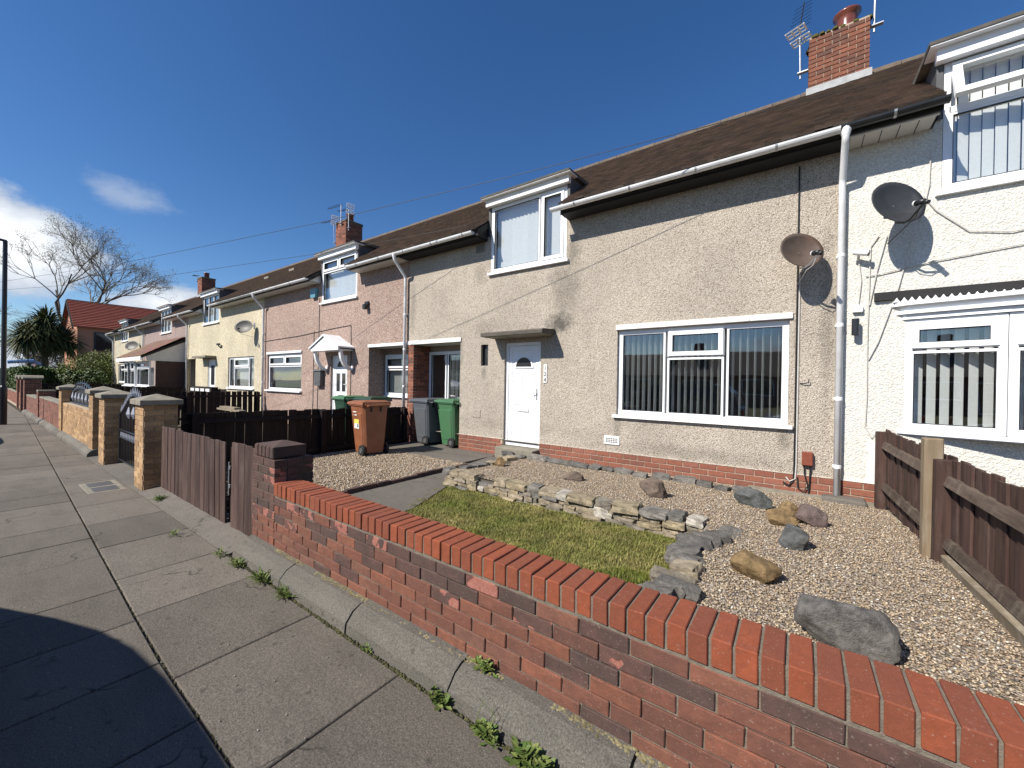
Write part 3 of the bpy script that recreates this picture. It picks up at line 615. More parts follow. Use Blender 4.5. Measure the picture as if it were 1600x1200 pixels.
def room(house, x0, x1):
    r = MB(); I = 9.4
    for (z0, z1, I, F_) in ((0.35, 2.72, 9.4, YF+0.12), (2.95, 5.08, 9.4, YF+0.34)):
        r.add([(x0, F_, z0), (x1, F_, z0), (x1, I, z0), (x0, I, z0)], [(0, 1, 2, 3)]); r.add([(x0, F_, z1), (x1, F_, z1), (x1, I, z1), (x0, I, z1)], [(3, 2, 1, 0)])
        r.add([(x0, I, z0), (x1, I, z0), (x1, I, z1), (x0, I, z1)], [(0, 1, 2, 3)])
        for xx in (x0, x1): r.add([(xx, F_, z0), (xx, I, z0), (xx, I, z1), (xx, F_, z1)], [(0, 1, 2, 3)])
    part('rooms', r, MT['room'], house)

def bricks(mb, o, u, n, a0, a1, z0, z1, cols, bl=0.225, bh=0.075, m=0.01, proud=0.005, back=-0.02):
    """a stretcher-bond face of single bricks added to one mesh"""
    rws = max(1, round((z1-z0)/bh)); bh = (z1-z0)/rws
    for r in range(rws):
        a = a0-(r % 2)*bl/2
        while a < a1:
            p, q = max(a+m/2, a0), min(a+bl-m/2, a1)
            if q-p > 0.015:
                f = random.uniform(0.75, 1.2); c = tuple(v*f for v in random.choice(cols))
                mb.obox(o, u, n, p, q, back, proud+random.uniform(-0.0015, 0.0015), z0+r*bh+m/2, z0+(r+1)*bh-m/2, c)
            a += bl
    return mb
RED = [(0.20, 0.078, 0.052), (0.25, 0.095, 0.06), (0.16, 0.07, 0.05), (0.28, 0.11, 0.07)]
TAN = [(0.36, 0.225, 0.115), (0.40, 0.255, 0.13), (0.33, 0.205, 0.105), (0.42, 0.275, 0.145)]

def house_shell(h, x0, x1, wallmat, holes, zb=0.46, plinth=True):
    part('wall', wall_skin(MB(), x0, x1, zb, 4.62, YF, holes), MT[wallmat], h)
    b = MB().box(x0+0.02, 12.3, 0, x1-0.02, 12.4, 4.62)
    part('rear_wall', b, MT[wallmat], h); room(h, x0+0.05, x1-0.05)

# ---- number 124: the buff pebbledashed house
MX0, MX1 = -7.75, 0.40
HM = thing('terraced_house', 'buff pebbledashed terraced house with white front door and number 124', 'house', (-3.6, YF, 0.2), group='houses of the terrace')
WIN = (-2.46, -0.12, 1.105, 2.50); DOOR = (-4.80, -3.95, 0.36, 2.40); SLIT = (-5.42, -5.23, 1.95, 2.39); DOR = (-5.19, -3.44, 3.845, 5.20); REC = (-7.55, -6.01, 0.13, 2.48)
house_shell(HM, MX0, MX1, 'dash_main', [WIN, (DOOR[0], DOOR[1], 0.46, DOOR[3]), SLIT, (DOR[0], DOR[1], DOR[2], 4.62), (REC[0], REC[1], 0.46, REC[3])])
# plinth of single bricks under the render
PM = [MB().cbox(-0.11, -0.03, -0.0365, 0.11, 0.03, 0.0365, 0.004, 0.0012).mesh('plinth_brick') for _ in range(4)]
for m in PM: m.materials.append(MT['brick_plinth'])
def plinth(house, xa, xb, ztop, zbot, dirx=1):
    pm = part('plinth', MB().box(xa, YF-0.008, zbot-0.1, xb, YF+0.1, ztop-0.001), MT['mortar_pale'], house)
    z = ztop-0.043; r = 0
    while z > zbot-0.08:
        a = xa-(r % 2)*0.115
        while a < xb:
            p, q = max(a, xa), min(a+0.23, xb)
            if q-p > 0.05: piece('plinth_brick', random.choice(PM), pm, ((p+q)/2, YF+0.012, z), scale=((q-p-0.010)/0.22, 1, 1))
            a += 0.23
        z -= 0.0845; r += 1
    part('plinth_drip', MB().prism([(YF-0.022, ztop), (YF+0.01, ztop), (YF+0.01, ztop+0.02)], 'x', xa, xb), MT['dash_main' if house is HM else 'dash_white'], house)
plinth(HM, DOOR[1]+0.012, MX1-0.0, 0.475, 0.12); plinth(HM, -6.01, DOOR[0]-0.012, 0.468, 0.10)
# recessed corner with brick pier and garden door window
RD = 6.88
rb = MB().add([(REC[0], RD, 0.1), (REC[1], RD, 0.1), (REC[1], RD, 1.10), (REC[0], RD, 1.10)], [(0, 1, 2, 3)]).add([(REC[0], RD, 2.34), (REC[1], RD, 2.34), (REC[1], RD, 2.48), (REC[0], RD, 2.48)], [(0, 1, 2, 3)])
rb.add([(REC[1], YF+0.1, 0.1), (REC[1], YF+0.1, 2.48), (REC[1], RD, 2.48), (REC[1], RD, 0.1)], [(0, 1, 2, 3)])
part('recess_wall', rb, MT['dash_main'], HM)
part('recess_ceiling', MB().box(REC[0], YF+0.1, 2.481, REC[1], RD+0.1, 2.5), MT['white_soffit'], HM)
pier = part('brick_pier', MB().box(-7.735, YF+0.002, 0.1, -7.556, RD+0.05, 2.478), MT['mortar'], HM)
pb = bricks(MB(), (-7.55, YF-0.004, 0), (0, 1), (1, 0), 0, RD-YF, 0.1, 2.47, RED); bricks(pb, (-7.745, YF-0.002, 0), (1, 0), (0, -1), 0, 0.195, 0.1, 2.47, RED)
part('pier_bricks', pb, MT['bricks_joined'], pier, col=True, kind='stuff')
window(HM, (REC[0]+0.02, RD, 0), U_, N_, 1.50, 1.10, 2.34, [(0.05, 0.60, 0.05, 1.19, False), (0.66, 1.45, 0.05, 1.19, False)], ('blind_white', 0.62, 1.45, 0.13, 1.2, 2.2), inset=-0.05, sill=0.02, slat_ang=80)
part('recess_lintel', MB().cbox(-7.72, YF-0.028, 2.482, -5.985, YF+0.05, 2.575, 0.005, 0.002), MT['white_paint'], HM)
# big living-room window
w = WIN[1]-WIN[0]; hh = WIN[3]-WIN[2]
window(HM, (WIN[0], YF, 0), U_, N_, w, WIN[2], WIN[3], [(0.05, 0.755, 0.05, hh-0.05, False), (0.79, 1.57, 0.05, 0.925, False), (0.79, 1.57, 0.945, hh-0.05, True), (1.605, w-0.05, 0.05, hh-0.05, False)],
       ('blind', 0.06, w-0.06, 0.092, WIN[2]+0.06, WIN[3]-0.07), slat_ang=80)
part('lintel', MB().cbox(WIN[0]-0.02, YF-0.03, WIN[3]+0.003, WIN[1]+0.035, YF+0.06, WIN[3]+0.085, 0.006, 0.003), MT['white_paint'], HM)
# dormer window over the door
DW = DOR[1]-DOR[0]
window(HM, (DOR[0], YF, 0), U_, N_, DW, DOR[2], DOR[3], [(0.05, 1.17, 0.05, DOR[3]-DOR[2]-0.05, False), (1.20, DW-0.05, 0.05, DOR[3]-DOR[2]-0.05, True)], ('blind_white', 0.05, DW-0.05, 0.0925, DOR[2]+0.05, DOR[3]-0.07), inset=0.0, slat_ang=16)
dormer(HM, DOR[0], DOR[1], DOR[3])
# slit window by the door
sw = part('slit_window', ring(MB(), (SLIT[0], YF, 0), U_, N_, 0.0, 0.19, SLIT[2], SLIT[3], 0.018, -0.10, -0.06), MT['black_pvc'], HM)
part('pane', MB().box(SLIT[0]+0.016, YF+0.085, SLIT[2]+0.016, SLIT[1]-0.016, YF+0.095, SLIT[3]-0.016), MT['glass_dark'], sw)
# front door
def upvc_door(house, x0, x1, z0, z1, y, arch=True, slots=False, number=False):
    W = x1-x0; H = z1-z0; o = (x0, y, z0)
    dr = part('door', ring(MB(), o, U_, N_, 0.004, W-0.004, 0.004, H-0.004, 0.062, -0.10, -0.03), MT['upvc'], house)
    part('leaf', MB().obox(o, U_, N_, 0.068, W-0.068, -0.095, -0.055, 0.075, H-0.070), MT['upvc'], dr)
    a0, a1 = 0.075, W-0.075
    part('leaf_stiles', ring(MB(), o, U_, N_, a0, a1, 0.078, H-0.075, 0.075, -0.056, -0.043, wb=0.11, wt=0.10), MT['upvc'], dr)
    mid = (a0+a1)/2
    def panel(p0, p1, q0, q1, mat='upvc'):
        part('panel', ring(MB(), o, U_, N_, p0, p1, q0, q1, 0.018, -0.056, -0.044), MT['upvc'], dr)
        part('panel_field', MB().obox(o, U_, N_, p0+0.03, p1-0.03, -0.056, -0.048, q0+0.03, q1-0.03), MT[mat], dr)
    lx0, lx1 = a0+0.10, mid-0.03; rx0, rx1 = mid+0.03, a1-0.10
    m2 = 'glass_dark' if slots else 'upvc'
    panel(lx0, lx1, 0.82, 1.40, m2); panel(rx0, rx1, 0.82, 1.40, m2); panel(lx0, lx1, 0.22, 0.62); panel(rx0, rx1, 0.22, 0.62)
    part('letterbox', MB().cbox(x0+mid-0.13, y+0.034, z0+0.68, x0+mid+0.13, y+0.06, z0+0.755, 0.006), MT['upvc' if not slots else 'steel'], dr)
    part('letterbox_flap', MB().cbox(x0+mid-0.105, y+0.028, z0+0.695, x0+mid+0.105, y+0.036, z0+0.74, 0.004), MT['white_plastic' if not slots else 'grey_plastic'], dr)
    # arched light
    r = 0.185; zc = z0+1.56; pts = [(x0+mid+r*math.cos(t), zc+r*math.sin(t)) for t in [math.pi*k/14 for k in range(15)]]
    part('fanlight', MB().prism(pts, 'y', y+0.044, y+0.052), MT['glass_dark'], dr)
    arc = MB()
    for k in range(14):
        t0, t1 = math.pi*k/14, math.pi*(k+1)/14
        q = [(x0+mid+s*math.cos(t), zc+s*math.sin(t)) for s, t in ((r, t0), (r+0.03, t0), (r+0.03, t1), (r, t1))]
        arc.prism(q, 'y', y+0.036, y+0.05)
    arc.box(x0+mid-r-0.03, y+0.036, zc-0.03, x0+mid+r+0.03, y+0.05, zc); part('fanlight_frame', arc, MT['upvc'], dr)
    hd = MB().cbox(x1-0.128, y+0.034, z0+0.92, x1-0.098, y+0.048, z0+1.14, 0.004); hd.tube([(x1-0.113, y+0.036, z0+1.06), (x1-0.113, y-0.005, z0+1.06), (x1-0.20, y-0.008, z0+1.055)], 0.009, 8)
    part('handle', hd, MT['steel' if not slots else 'white_plastic'], dr)
    return dr
upvc_door(HM, *DOOR, YF+0.02)
for xx in (DOOR[0], DOOR[1]-0.004): part('door_reveal', MB().box(xx, YF+0.001, 0.36, xx+0.004, YF+0.1, 0.46), MT['mortar_pale'], HM)
part('door_step', MB().cbox(DOOR[0]-0.02, 6.10, 0.10, DOOR[1]+0.005, YF+0.09, 0.352, 0.012, 0.003), MT['cap'], HM)
# concrete canopy with thickened edge
cn = MB().prism([(5.90, 2.49), (5.90, 2.545), (5.93, 2.57), (YF, 2.60), (YF, 2.50)], 'x', -5.06, -3.65)
part('canopy', cn, m_plain('sooty_concrete', (0.085, 0.075, 0.062), 0.95, 0.4, 9, bump=0.7), HM)
part('canopy_soffit', MB().box(-5.03, 5.925, 2.482, -3.68, YF, 2.4985), MT['cap'], HM)
# number plate 1 2 4
npl = part('number_plate', MB().cbox(-3.875, YF-0.016, 1.61, -3.80, YF+0.002, 1.955, 0.004), MT['white_plastic'], HM)
def text_mesh(name, s, size, thick):
    cu = bpy.data.curves.new(name, 'FONT'); cu.body = s; cu.size = size; cu.extrude = thick; cu.align_x = 'CENTER'
    ob = bpy.data.objects.new(name, cu); COL.objects.link(ob)
    me = bpy.data.meshes.new_from_object(ob.evaluated_get(bpy.context.evaluated_depsgraph_get())); bpy.data.objects.remove(ob); return me
for ch, z in (('1', 1.85), ('2', 1.745), ('4', 1.635)):
    me = text_mesh('numeral', ch, 0.105, 0.002); me.materials.append(MT['black_plastic'])
    piece('numeral', me, npl, (-3.8375, YF-0.018, z), (math.pi/2, 0, 0))
# air bricks, upper vent, boxes on the wall
def vent(house, x0, x1, z0, z1, mat='white_plastic', slots=3):
    v = part('air_vent', MB().cbox(x0, YF-0.018, z0, x1, YF+0.002, z1, 0.005), MT[mat], house)
    s = MB(); n = 5
    for i in range(n):
        for k in range(slots): s.box(x0+0.035+(x1-x0-0.07)*(i+0.1)/n, YF-0.0195, z0+0.03+(z1-z0-0.06)*(k+0.15)/slots, x0+0.035+(x1-x0-0.07)*(i+0.85)/n, YF-0.017, z0+0.03+(z1-z0-0.06)*(k+0.75)/slots)
    part('vent_slots', s, MT['grey_plastic'], v)
vent(HM, -2.66, -2.39, 0.60, 0.745); vent(HM, -5.60, -5.36, 4.33, 4.50, 'cap')
part('cover_plate', MB().cbox(-5.64, YF-0.012, 0.86, -5.41, YF+0.001, 1.03, 0.004), MT['dash_main'], HM)
eaves(HM, -7.75, -5.29); eaves(HM, -3.40, 0.40); gutter(HM, -9.75, -5.34); gutter(HM, -3.52, 0.33)
downpipe(HM, 0.385, zb=0.26); downpipe(HM, -7.80, zb=0.15)
roof(HM, MX0, MX1, [(DOR[0]-0.06, DOR[1]+0.06)], True, True)
# chimney between this house and the white one, brick by brick
CH = (0.04, 0.90, 9.18, 9.86, 8.13)
ch = part('chimney', MB().box(CH[0]+0.012, CH[2]+0.012, 6.6, CH[1]-0.012, CH[3]-0.012, CH[4]-0.02), MT['mortar_pale'], HM)
CM = [MB().cbox(-0.5, -0.05, -0.034, 0.5, 0.05, 0.034, 0.005, 0.003).mesh('chimney_brick') for _ in range(3)]
for m in CM: m.materials.append(MT['brick_chimney'])
z = 7.02; r = 0
while z < CH[4]-0.03:
    for (fy, sgn) in ((CH[2]+0.05, 1), (CH[3]-0.05, -1)):
        a = CH[0]-(r % 2)*0.11
        while a < CH[1]-0.01:
            p, q = max(a, CH[0]), min(a+0.225, CH[1])
            if q-p > 0.04: piece('chimney_brick', random.choice(CM), ch, ((p+q)/2, fy, z), scale=(q-p-0.011, 1, 1))
            a += 0.225
    a = CH[2]+0.105-(r % 2)*0.1
    while a < CH[3]-0.11:
        p, q = max(a, CH[2]+0.105), min(a+0.225, CH[3]-0.105)
        if q-p > 0.05:
            for fx in (CH[0]+0.05, CH[1]-0.05): piece('chimney_brick', random.choice(CM), ch, (fx, (p+q)/2, z), (0, 0, math.pi/2), (q-p-0.011, 1, 1))
        a += 0.225
    z += 0.0785; r += 1
fl = MB().prism([(CH[2]-0.03, roof_z(CH[2])-0.03), (CH[2]-0.02, 7.17), (CH[2]+0.0, 7.17), (CH[2]+0.01, roof_z(CH[2])-0.03)], 'x', CH[0]-0.03, CH[1]+0.03)
part('lead_flashing', fl, MT['lead'], ch)
fz = MB()
for k in range(90):
    px, py = random.uniform(CH[0], CH[1]), random.uniform(CH[2], CH[3]); rr = random.uniform(0.03, 0.075)
    fz.lathe([(rr, -0.02), (rr*0.9, rr*0.35), (rr*0.3, rr*0.62)], (px, py, CH[4]-0.02), 6)
part('mossy_flaunching', fz, MT['moss'], ch, kind='stuff')
pt = part('chimney_pot', MB().lathe([(0.165, -0.05), (0.155, 0.08), (0.15, 0.20), (0.16, 0.27), (0.205, 0.315), (0.205, 0.345), (0.16, 0.36), (0.13, 0.35), (0.12, 0.15)], (0.60, 9.5, CH[4]+0.02), 24), MT['terracotta'], ch, smooth=True)

# ---- the white house on the right
HW = thing('terraced_house', 'white roughcast house at the right with bow window and open dormer casement', 'house', (4.4, YF, 0.2), group='houses of the terrace')
WX0, WX1 = 0.40, 8.6
WD = (1.24, 3.95, 3.80, 5.22)
house_shell(HW, WX0, WX1, 'dash_white', [(0.99, 3.6, 1.14, 2.46), (WD[0], WD[1], WD[2], 4.62)], zb=0.475)
plinth(HW, WX0+0.002, WX1, 0.475, 0.12)
part('grey_render_patch', MB().box(0.665, YF-0.012, 0.47, 0.90, YF+0.001, 0.98), MT['white_paint'], HW)
eaves(HW, 0.42, 1.16, 'white_soffit', True); gutter(HW, 0.345, 1.20, 'black_pvc', z=4.625); eaves(HW, 4.1, 8.6, 'white_soffit'); gutter(HW, 4.05, 8.6, 'black_pvc')
part('fascia', MB().box(0.42, 6.005, 4.545, 1.16, 6.028, 4.66), MT['black_pvc'], HW)
roof(HW, WX0, WX1, [(WD[0]-0.06, WD[1]+0.06)], True, True, gap=0.47)
dormer(HW, WD[0], WD[1], WD[3], face='upvc', cheek='cheek')
ww = WD[1]-WD[0]
W2 = window(HW, (WD[0], YF, 0), U_, N_, ww, WD[2], WD[3], [(0.05, ww-0.05, 0.05, 0.86, False)], ('blind_white', 0.05, ww-0.05, 0.093, WD[2]+0.06, WD[3]-0.08), inset=0.0, slat_ang=12, sill=0.05)
for a in (0.0, 1.33):      # top-hung casements standing open
    b = len([]); cs = ring(MB(), (WD[0], YF, 0), U_, N_, 0.06+a, 1.35+a-0.03, WD[2]+0.93, WD[3]-0.04, 0.07, -0.03, 0.03)
    cs.rot((0, YF, WD[3]-0.05), (1, 0, 0), R(-20)); part('open_casement', cs, MT['upvc'], W2)
    gl = MB().obox((WD[0], YF, 0), U_, N_, 0.12+a, 1.35+a-0.09, -0.005, 0.01, WD[2]+0.99, WD[3]-0.10).rot((0, YF, WD[3]-0.05), (1, 0, 0), R(-20)); part('pane', gl, MT['glass'], W2)
part('transom', MB().obox((WD[0], YF, 0), U_, N_, 0.05, ww-0.05, -0.06, 0.0, WD[2]+0.86, WD[2]+0.925), MT['upvc'], W2)
# bow window with moulded head
bw = [(0.97, YF), (1.70, YF-0.17), (2.55, YF-0.25), (3.40, YF-0.17), (4.13-0.5, YF)]
BW = part('bow_base', MB().prism([(p[0], p[1]) for p in bw]+[(3.63, YF+0.05), (0.97, YF+0.05)], 'z', 1.08, 1.137), MT['upvc'], HW)
for (p, q) in zip(bw[:-1], bw[1:]):
    L = math.hypot(q[0]-p[0], q[1]-p[1]); u = ((q[0]-p[0])/L, (q[1]-p[1])/L); n = (u[1], -u[0])
    window(HW, (p[0], p[1], 0), u, n, L, 1.14, 2.40, [(0.045, L-0.045, 0.05, 0.90, False), (0.045, L-0.045, 0.92, 1.21, True)], ('blind_white', 0.05, L-0.05, 0.105, 1.2, 2.33), inset=0.0, sill=0.03, slat_ang=40, fw=0.06, name='bow_window')
hd = MB()
for (off, z0, z1) in ((0.03, 2.402, 2.46), (0.07, 2.461, 2.50), (0.04, 2.501, 2.555), (0.11, 2.556, 2.60)):
    pl = [(bw[0][0]-off*1.5, YF+0.02)]+[(x, y-off) for x, y in bw]+[(bw[-1][0]+off, YF+0.02)]
    hd.prism(pl, 'z', z0, z1)
for k in range(46):
    x = 0.86+k*0.062; hd.prism([(x, 2.603), (x+0.058, 2.603), (x+0.029, 2.655)], 'y', YF-0.06, YF-0.02)
part('bow_head', hd, MT['upvc'], HW)
part('black_band', MB().box(0.70, YF-0.045, 2.64, 4.0, YF+0.001, 2.735), MT['black_soffit'], HW)

# ---- the pink house
HP = thing('terraced_house', 'pink pebbledashed house with gabled white door canopy next to the bins', 'house', (-11.7, YF, 0.2), group='houses of the terrace')
PX0, PX1 = -15.75, -7.75
PW = (-15.42, -12.98, 1.22, 2.46); PD = (-11.24, -10.38, 0.42, 2.32); PDR = (-11.78, -9.95, 3.92, 5.22); PR = (-9.36, -7.755, 0.1, 2.48)
house_shell(HP, PX0, PX1, 'dash_pink', [PW, PD, (PDR[0], PDR[1], PDR[2], 4.62), PR], zb=0.1)
rb = MB().add([(PR[0], RD, 0.1), (PR[1], RD, 0.1), (PR[1], RD, 1.20), (PR[0], RD, 1.20)], [(0, 1, 2, 3)]).add([(PR[0], RD, 2.32), (PR[1], RD, 2.32), (PR[1], RD, 2.48), (PR[0], RD, 2.48)], [(0, 1, 2, 3)])
rb.add([(-8.25, RD, 1.2), (PR[1], RD, 1.2), (PR[1], RD, 2.32), (-8.25, RD, 2.32)], [(0, 1, 2, 3)])
rb.add([(PR[0], YF+0.1, 0.1), (PR[0], YF+0.1, 2.48), (PR[0], RD, 2.48), (PR[0], RD, 0.1)], [(3, 2, 1, 0)]).add([(PR[1], YF+0.1, 0.1), (PR[1], YF+0.1, 2.48), (PR[1], RD, 2.48), (PR[1], RD, 0.1)], [(0, 1, 2, 3)])
part('recess_wall', rb, MT['dash_pink'], HP)
part('recess_ceiling', MB().box(PR[0], YF+0.1, 2.481, PR[1], RD+0.1, 2.5), MT['white_soffit'], HP)
part('recess_lintel', MB().cbox(-9.38, YF-0.028, 2.482, -7.74, YF+0.05, 2.56, 0.005), MT['upvc'], HP)
window(HP, (-9.33, RD, 0), U_, N_, 1.08, 1.20, 2.32, [(0.05, 1.03, 0.05, 0.72, False), (0.05, 1.03, 0.74, 1.07, True)], ('curtain', 0.05, 1.03, 0.085, 1.25, 2.25), inset=-0.03, slat_ang=40)
w = PW[1]-PW[0]
window(HP, (PW[0], YF, 0), U_, N_, w, PW[2], PW[3], [(0.05, w-0.05, 0.05, 0.83, False), (0.05, w/2-0.01, 0.85, 1.19, True), (w/2+0.01, w-0.05, 0.85, 1.19, True)], ('blind_green', 0.05, w-0.05, 0.085, PW[2]+0.05, PW[3]-0.07), slat_ang=14, sill=0.08)
part('lintel', MB().cbox(PW[0]-0.03, YF-0.04, PW[3]+0.003, PW[1]+0.04, YF+0.06, PW[3]+0.08, 0.006), MT['upvc'], HP)
upvc_door(HP, *PD, YF+0.03, slots=True)
w = PDR[1]-PDR[0]
window(HP, (PDR[0], YF, 0), U_, N_, w, PDR[2], PDR[3], [(0.05, w-0.05, 0.05, 0.90, False), (0.05, w/2-0.01, 0.92, 1.25, True), (w/2+0.01, w-0.05, 0.92, 1.25, True)], ('blind_white', 0.05, w-0.05, 0.085, PDR[2]+0.05, PDR[3]-0.07), inset=0.0, slat_ang=20)
dormer(HP, PDR[0], PDR[1], PDR[3], face='upvc')
# gabled canopy on brackets
gx = (PD[0]+PD[1])/2; g0, g1 = gx-0.72, gx+0.72
gc = MB().prism([(g0, 2.42), (g1, 2.42), (g1, 2.50), (gx, 2.80), (g0, 2.50)], 'y', 5.90, 5.94)
CNP = part('door_canopy', gc, MT['upvc'], HP)
for (a, b) in ((g0-0.06, gx), (g1+0.06, gx)):
    part('canopy_roof', MB().add([(a, 5.86, 2.48), (b, 5.86, 2.83), (b, YF, 2.83), (a, YF, 2.48), (a, 5.86, 2.52), (b, 5.86, 2.88), (b, YF, 2.88), (a, YF, 2.52)],
        [(0, 1, 2, 3), (7, 6, 5, 4), (0, 4, 5, 1), (2, 6, 7, 3), (0, 3, 7, 4), (1, 5, 6, 2)]), MT['upvc'], CNP)
part('canopy_ceiling', MB().box(g0, 5.94, 2.42, g1, YF, 2.45), MT['upvc'], CNP)
for k in range(9):
    if abs(k-4) > 0: part('scroll', MB().lathe([(0.022, 0), (0.022, 0.006)], (0, 0, 0), 8).rot((0, 0, 0), (1, 0, 0), math.pi/2), MT['black_plastic'], CNP).location = (gx-ORG[CNP][0]+(k-4)*0.085, 5.898-ORG[CNP][1], 2.525+0.018*(k % 2)-ORG[CNP][2])
for xx in (g0+0.06, g1-0.06):
    oc = [(5.97+0.36*(1-math.cos(t)), 2.42-0.55*math.sin(t)) for t in [math.pi/2*k/8 for k in range(9)]]; ic = [(p[0]+0.075, min(2.42, p[1]+0.05)) for p in oc[:-1]]+[(YF, oc[-1][1]+0.16)]
    br = oc+[(YF, oc[-1][1])]+ic[::-1]
    part('canopy_bracket', MB().prism(br, 'x', xx-0.04, xx+0.04), MT['upvc'], CNP)
eaves(HP, -9.84, -7.755, 'white_soffit'); eaves(HP, -15.75, -11.88, 'white_soffit'); gutter(HP, -18.9, -11.9); downpipe(HP, -15.62, zb=0.2)
roof(HP, PX0, PX1, [(PDR[0]-0.06, PDR[1]+0.06)], True, True)
part('alarm_box', MB().prism([(-12.30, 4.12), (-12.05, 4.12), (-11.98, 4.40), (-12.37, 4.40)], 'y', YF-0.09, YF), MT['teal'], HP)
part('letter_tin', MB().prism([(-11.93, 1.42), (-11.60, 1.42), (-11.58, 1.86), (-11.95, 1.86)], 'y', YF-0.13, YF).prism([(YF-0.16, 1.861), (YF, 1.861), (YF, 1.93), (YF-0.10, 1.92)], 'x', -11.98, -11.55), MT['grey_plastic'], HP)
part('security_light', MB().cbox(-9.52, YF-0.06, 3.62, -9.36, YF, 3.72, 0.01).cbox(-9.49, YF-0.14, 3.50, -9.37, YF-0.05, 3.64, 0.012), MT['black_plastic'], HP)
wr = MB()
for pts in ([(-15.7, 2.95), (-13.2, 3.0), (-10.9, 3.12), (-10.2, 3.14), (-10.18, 2.5), (-10.18, 0.5)], [(-11.9, 4.1), (-11.92, 2.8), (-11.95, 0.4)], [(-12.2, 3.1), (-12.22, 0.4)]):
    wr.tube([(a, YF-0.012, b) for a, b in pts], 0.008, 5)
part('wall_cable', wr, MT['cable_black'], HP)

def far_house(label, x0, x1, wallmat, win, door, dor, rec, soffit='white_soffit', blind='curtain', extra=None, tiles=False):
    h = thing('terraced_house', label, 'house', ((x0+x1)/2, YF, 0.2), group='houses of the terrace')
    holes = [k for k in (win, door, (dor[0], dor[1], dor[2], 4.62), rec) if k]
    house_shell(h, x0, x1, wallmat, holes, zb=0.1)
    if rec:
        part('recess_wall', MB().box(rec[0]-0.01, RD, 0.1, rec[1]+0.01, RD+0.1, 2.48).box(rec[0]-0.06, YF+0.1, 0.1, rec[0]-0.001, RD, 2.48).box(rec[1]+0.001, YF+0.1, 0.1, rec[1]+0.06, RD, 2.48), MT[wallmat], h)
        part('recess_lintel', MB().cbox(rec[0]-0.02, YF-0.03, 2.482, rec[1]+0.02, YF+0.05, 2.56, 0.005), MT[wallmat], h)
    if win:
        w = win[1]-win[0]; H = win[3]-win[2]
        window(h, (win[0], YF, 0), U_, N_, w, win[2], win[3], [(0.05, 0.52, 0.05, H-0.05, False), (0.56, w-0.56, 0.05, H-0.42, False), (0.56, w-0.56, H-0.40, H-0.05, True), (w-0.52, w-0.05, 0.05, H-0.05, False)], (blind, 0.62, w-0.62, 0.10, win[2]+0.05, win[3]-0.3), slat_ang=15)
    if door:
        d = part('door', ring(MB(), (door[0], YF, 0), U_, N_, 0.0, door[1]-door[0], door[2], door[3], 0.06, -0.1, -0.03), MT['upvc'], h)
        part('leaf', MB().box(door[0]+0.06, YF+0.05, door[2]+0.06, door[1]-0.06, YF+0.09, door[3]-0.06), MT['upvc'], d)
        part('door_glass', MB().box(door[0]+0.24, YF+0.045, door[2]+0.9, door[1]-0.24, YF+0.055, door[3]-0.25), MT['glass_dark'], d)
        part('canopy', MB().box(door[0]-0.7, 5.95, door[3]+0.07, door[1]+0.1, YF, door[3]+0.15), MT['cap'], h)
    w = dor[1]-dor[0]; H = dor[3]-dor[2]
    window(h, (dor[0], YF, 0), U_, N_, w, dor[2], dor[3], [(0.05, w/3, 0.05, H-0.05, False), (w/3+0.03, 2*w/3-0.03, 0.05, H-0.05, False), (2*w/3, w-0.05, 0.05, H-0.05, False)], ('curtain', 0.08, w-0.08, 0.11, dor[2]+0.05, dor[3]-0.2), inset=0.0, slat_ang=20)
    dormer(h, dor[0], dor[1], dor[3], face='upvc')
    roof(h, x0, x1, [(dor[0]-0.06, dor[1]+0.06)], tiles, False)
    part('ridge_tiles', MB().prism([(RIDGE_Y-0.13, RIDGE_Z-0.05), (RIDGE_Y-0.09, RIDGE_Z+0.05), (RIDGE_Y, RIDGE_Z+0.09), (RIDGE_Y+0.09, RIDGE_Z+0.05), (RIDGE_Y+0.13, RIDGE_Z-0.05)], 'x', x0, x1), MT['ridge'], h)
    eaves(h, x0, dor[0]-0.1, soffit); eaves(h, dor[1]+0.1, x1, soffit)
    return h
HY = far_house('cream yellow roughcast house between the pink and the mauve houses', -24.1, -15.75, 'dash_yellow', (-19.05, -16.55, 1.22, 2.45), (-21.35, -20.45, 0.4, 2.4), (-21.98, -20.10, 4.0, 5.24), (-24.08, -22.95, 0.1, 2.48), tiles=True)
gutter(HY, -28.2+8.2, -15.8); gutter(HY, -26.3, -22.1); downpipe(HY, -24.0, zb=0.2)
part('camera_bracket', MB().cbox(-19.95, YF-0.14, 2.98, -19.72, YF-0.06, 3.06, 0.01).tube([(-19.85, YF-0.1, 2.98), (-19.85, YF, 2.86)], 0.02, 6), MT['black_plastic'], HY)
H4 = far_house('mauve pebbledashed house with tiled porch and bay window', -32.2, -24.1, 'dash_mauve', None, None, (-28.6, -26.8, 3.98, 5.24), None)
gutter(H4, -36.2, -28.8); downpipe(H4, -32.05, zb=0.2)
pf = 4.95
PB = part('porch', MB().box(-29.2, pf+0.06, 0.1, -24.45, YF, 1.10), MT['bricks_joined'], H4)
part('porch_cheek', MB().prism([(pf, 2.36), (YF, 2.36), (YF, 3.42), (pf-0.05, 2.62)], 'x', -24.52, -24.44), MT['white_soffit'], PB)
part('porch_side', MB().box(-24.5, pf+0.3, 1.1, -24.46, YF, 2.36), MT['brick_dark'], PB)
part('porch_roof', MB().prism([(pf-0.22, 2.56), (YF, 3.46), (YF, 3.36), (pf-0.22, 2.46)], 'x', -29.4, -24.40), MT['black_soffit'], PB)
pt_ = MB()
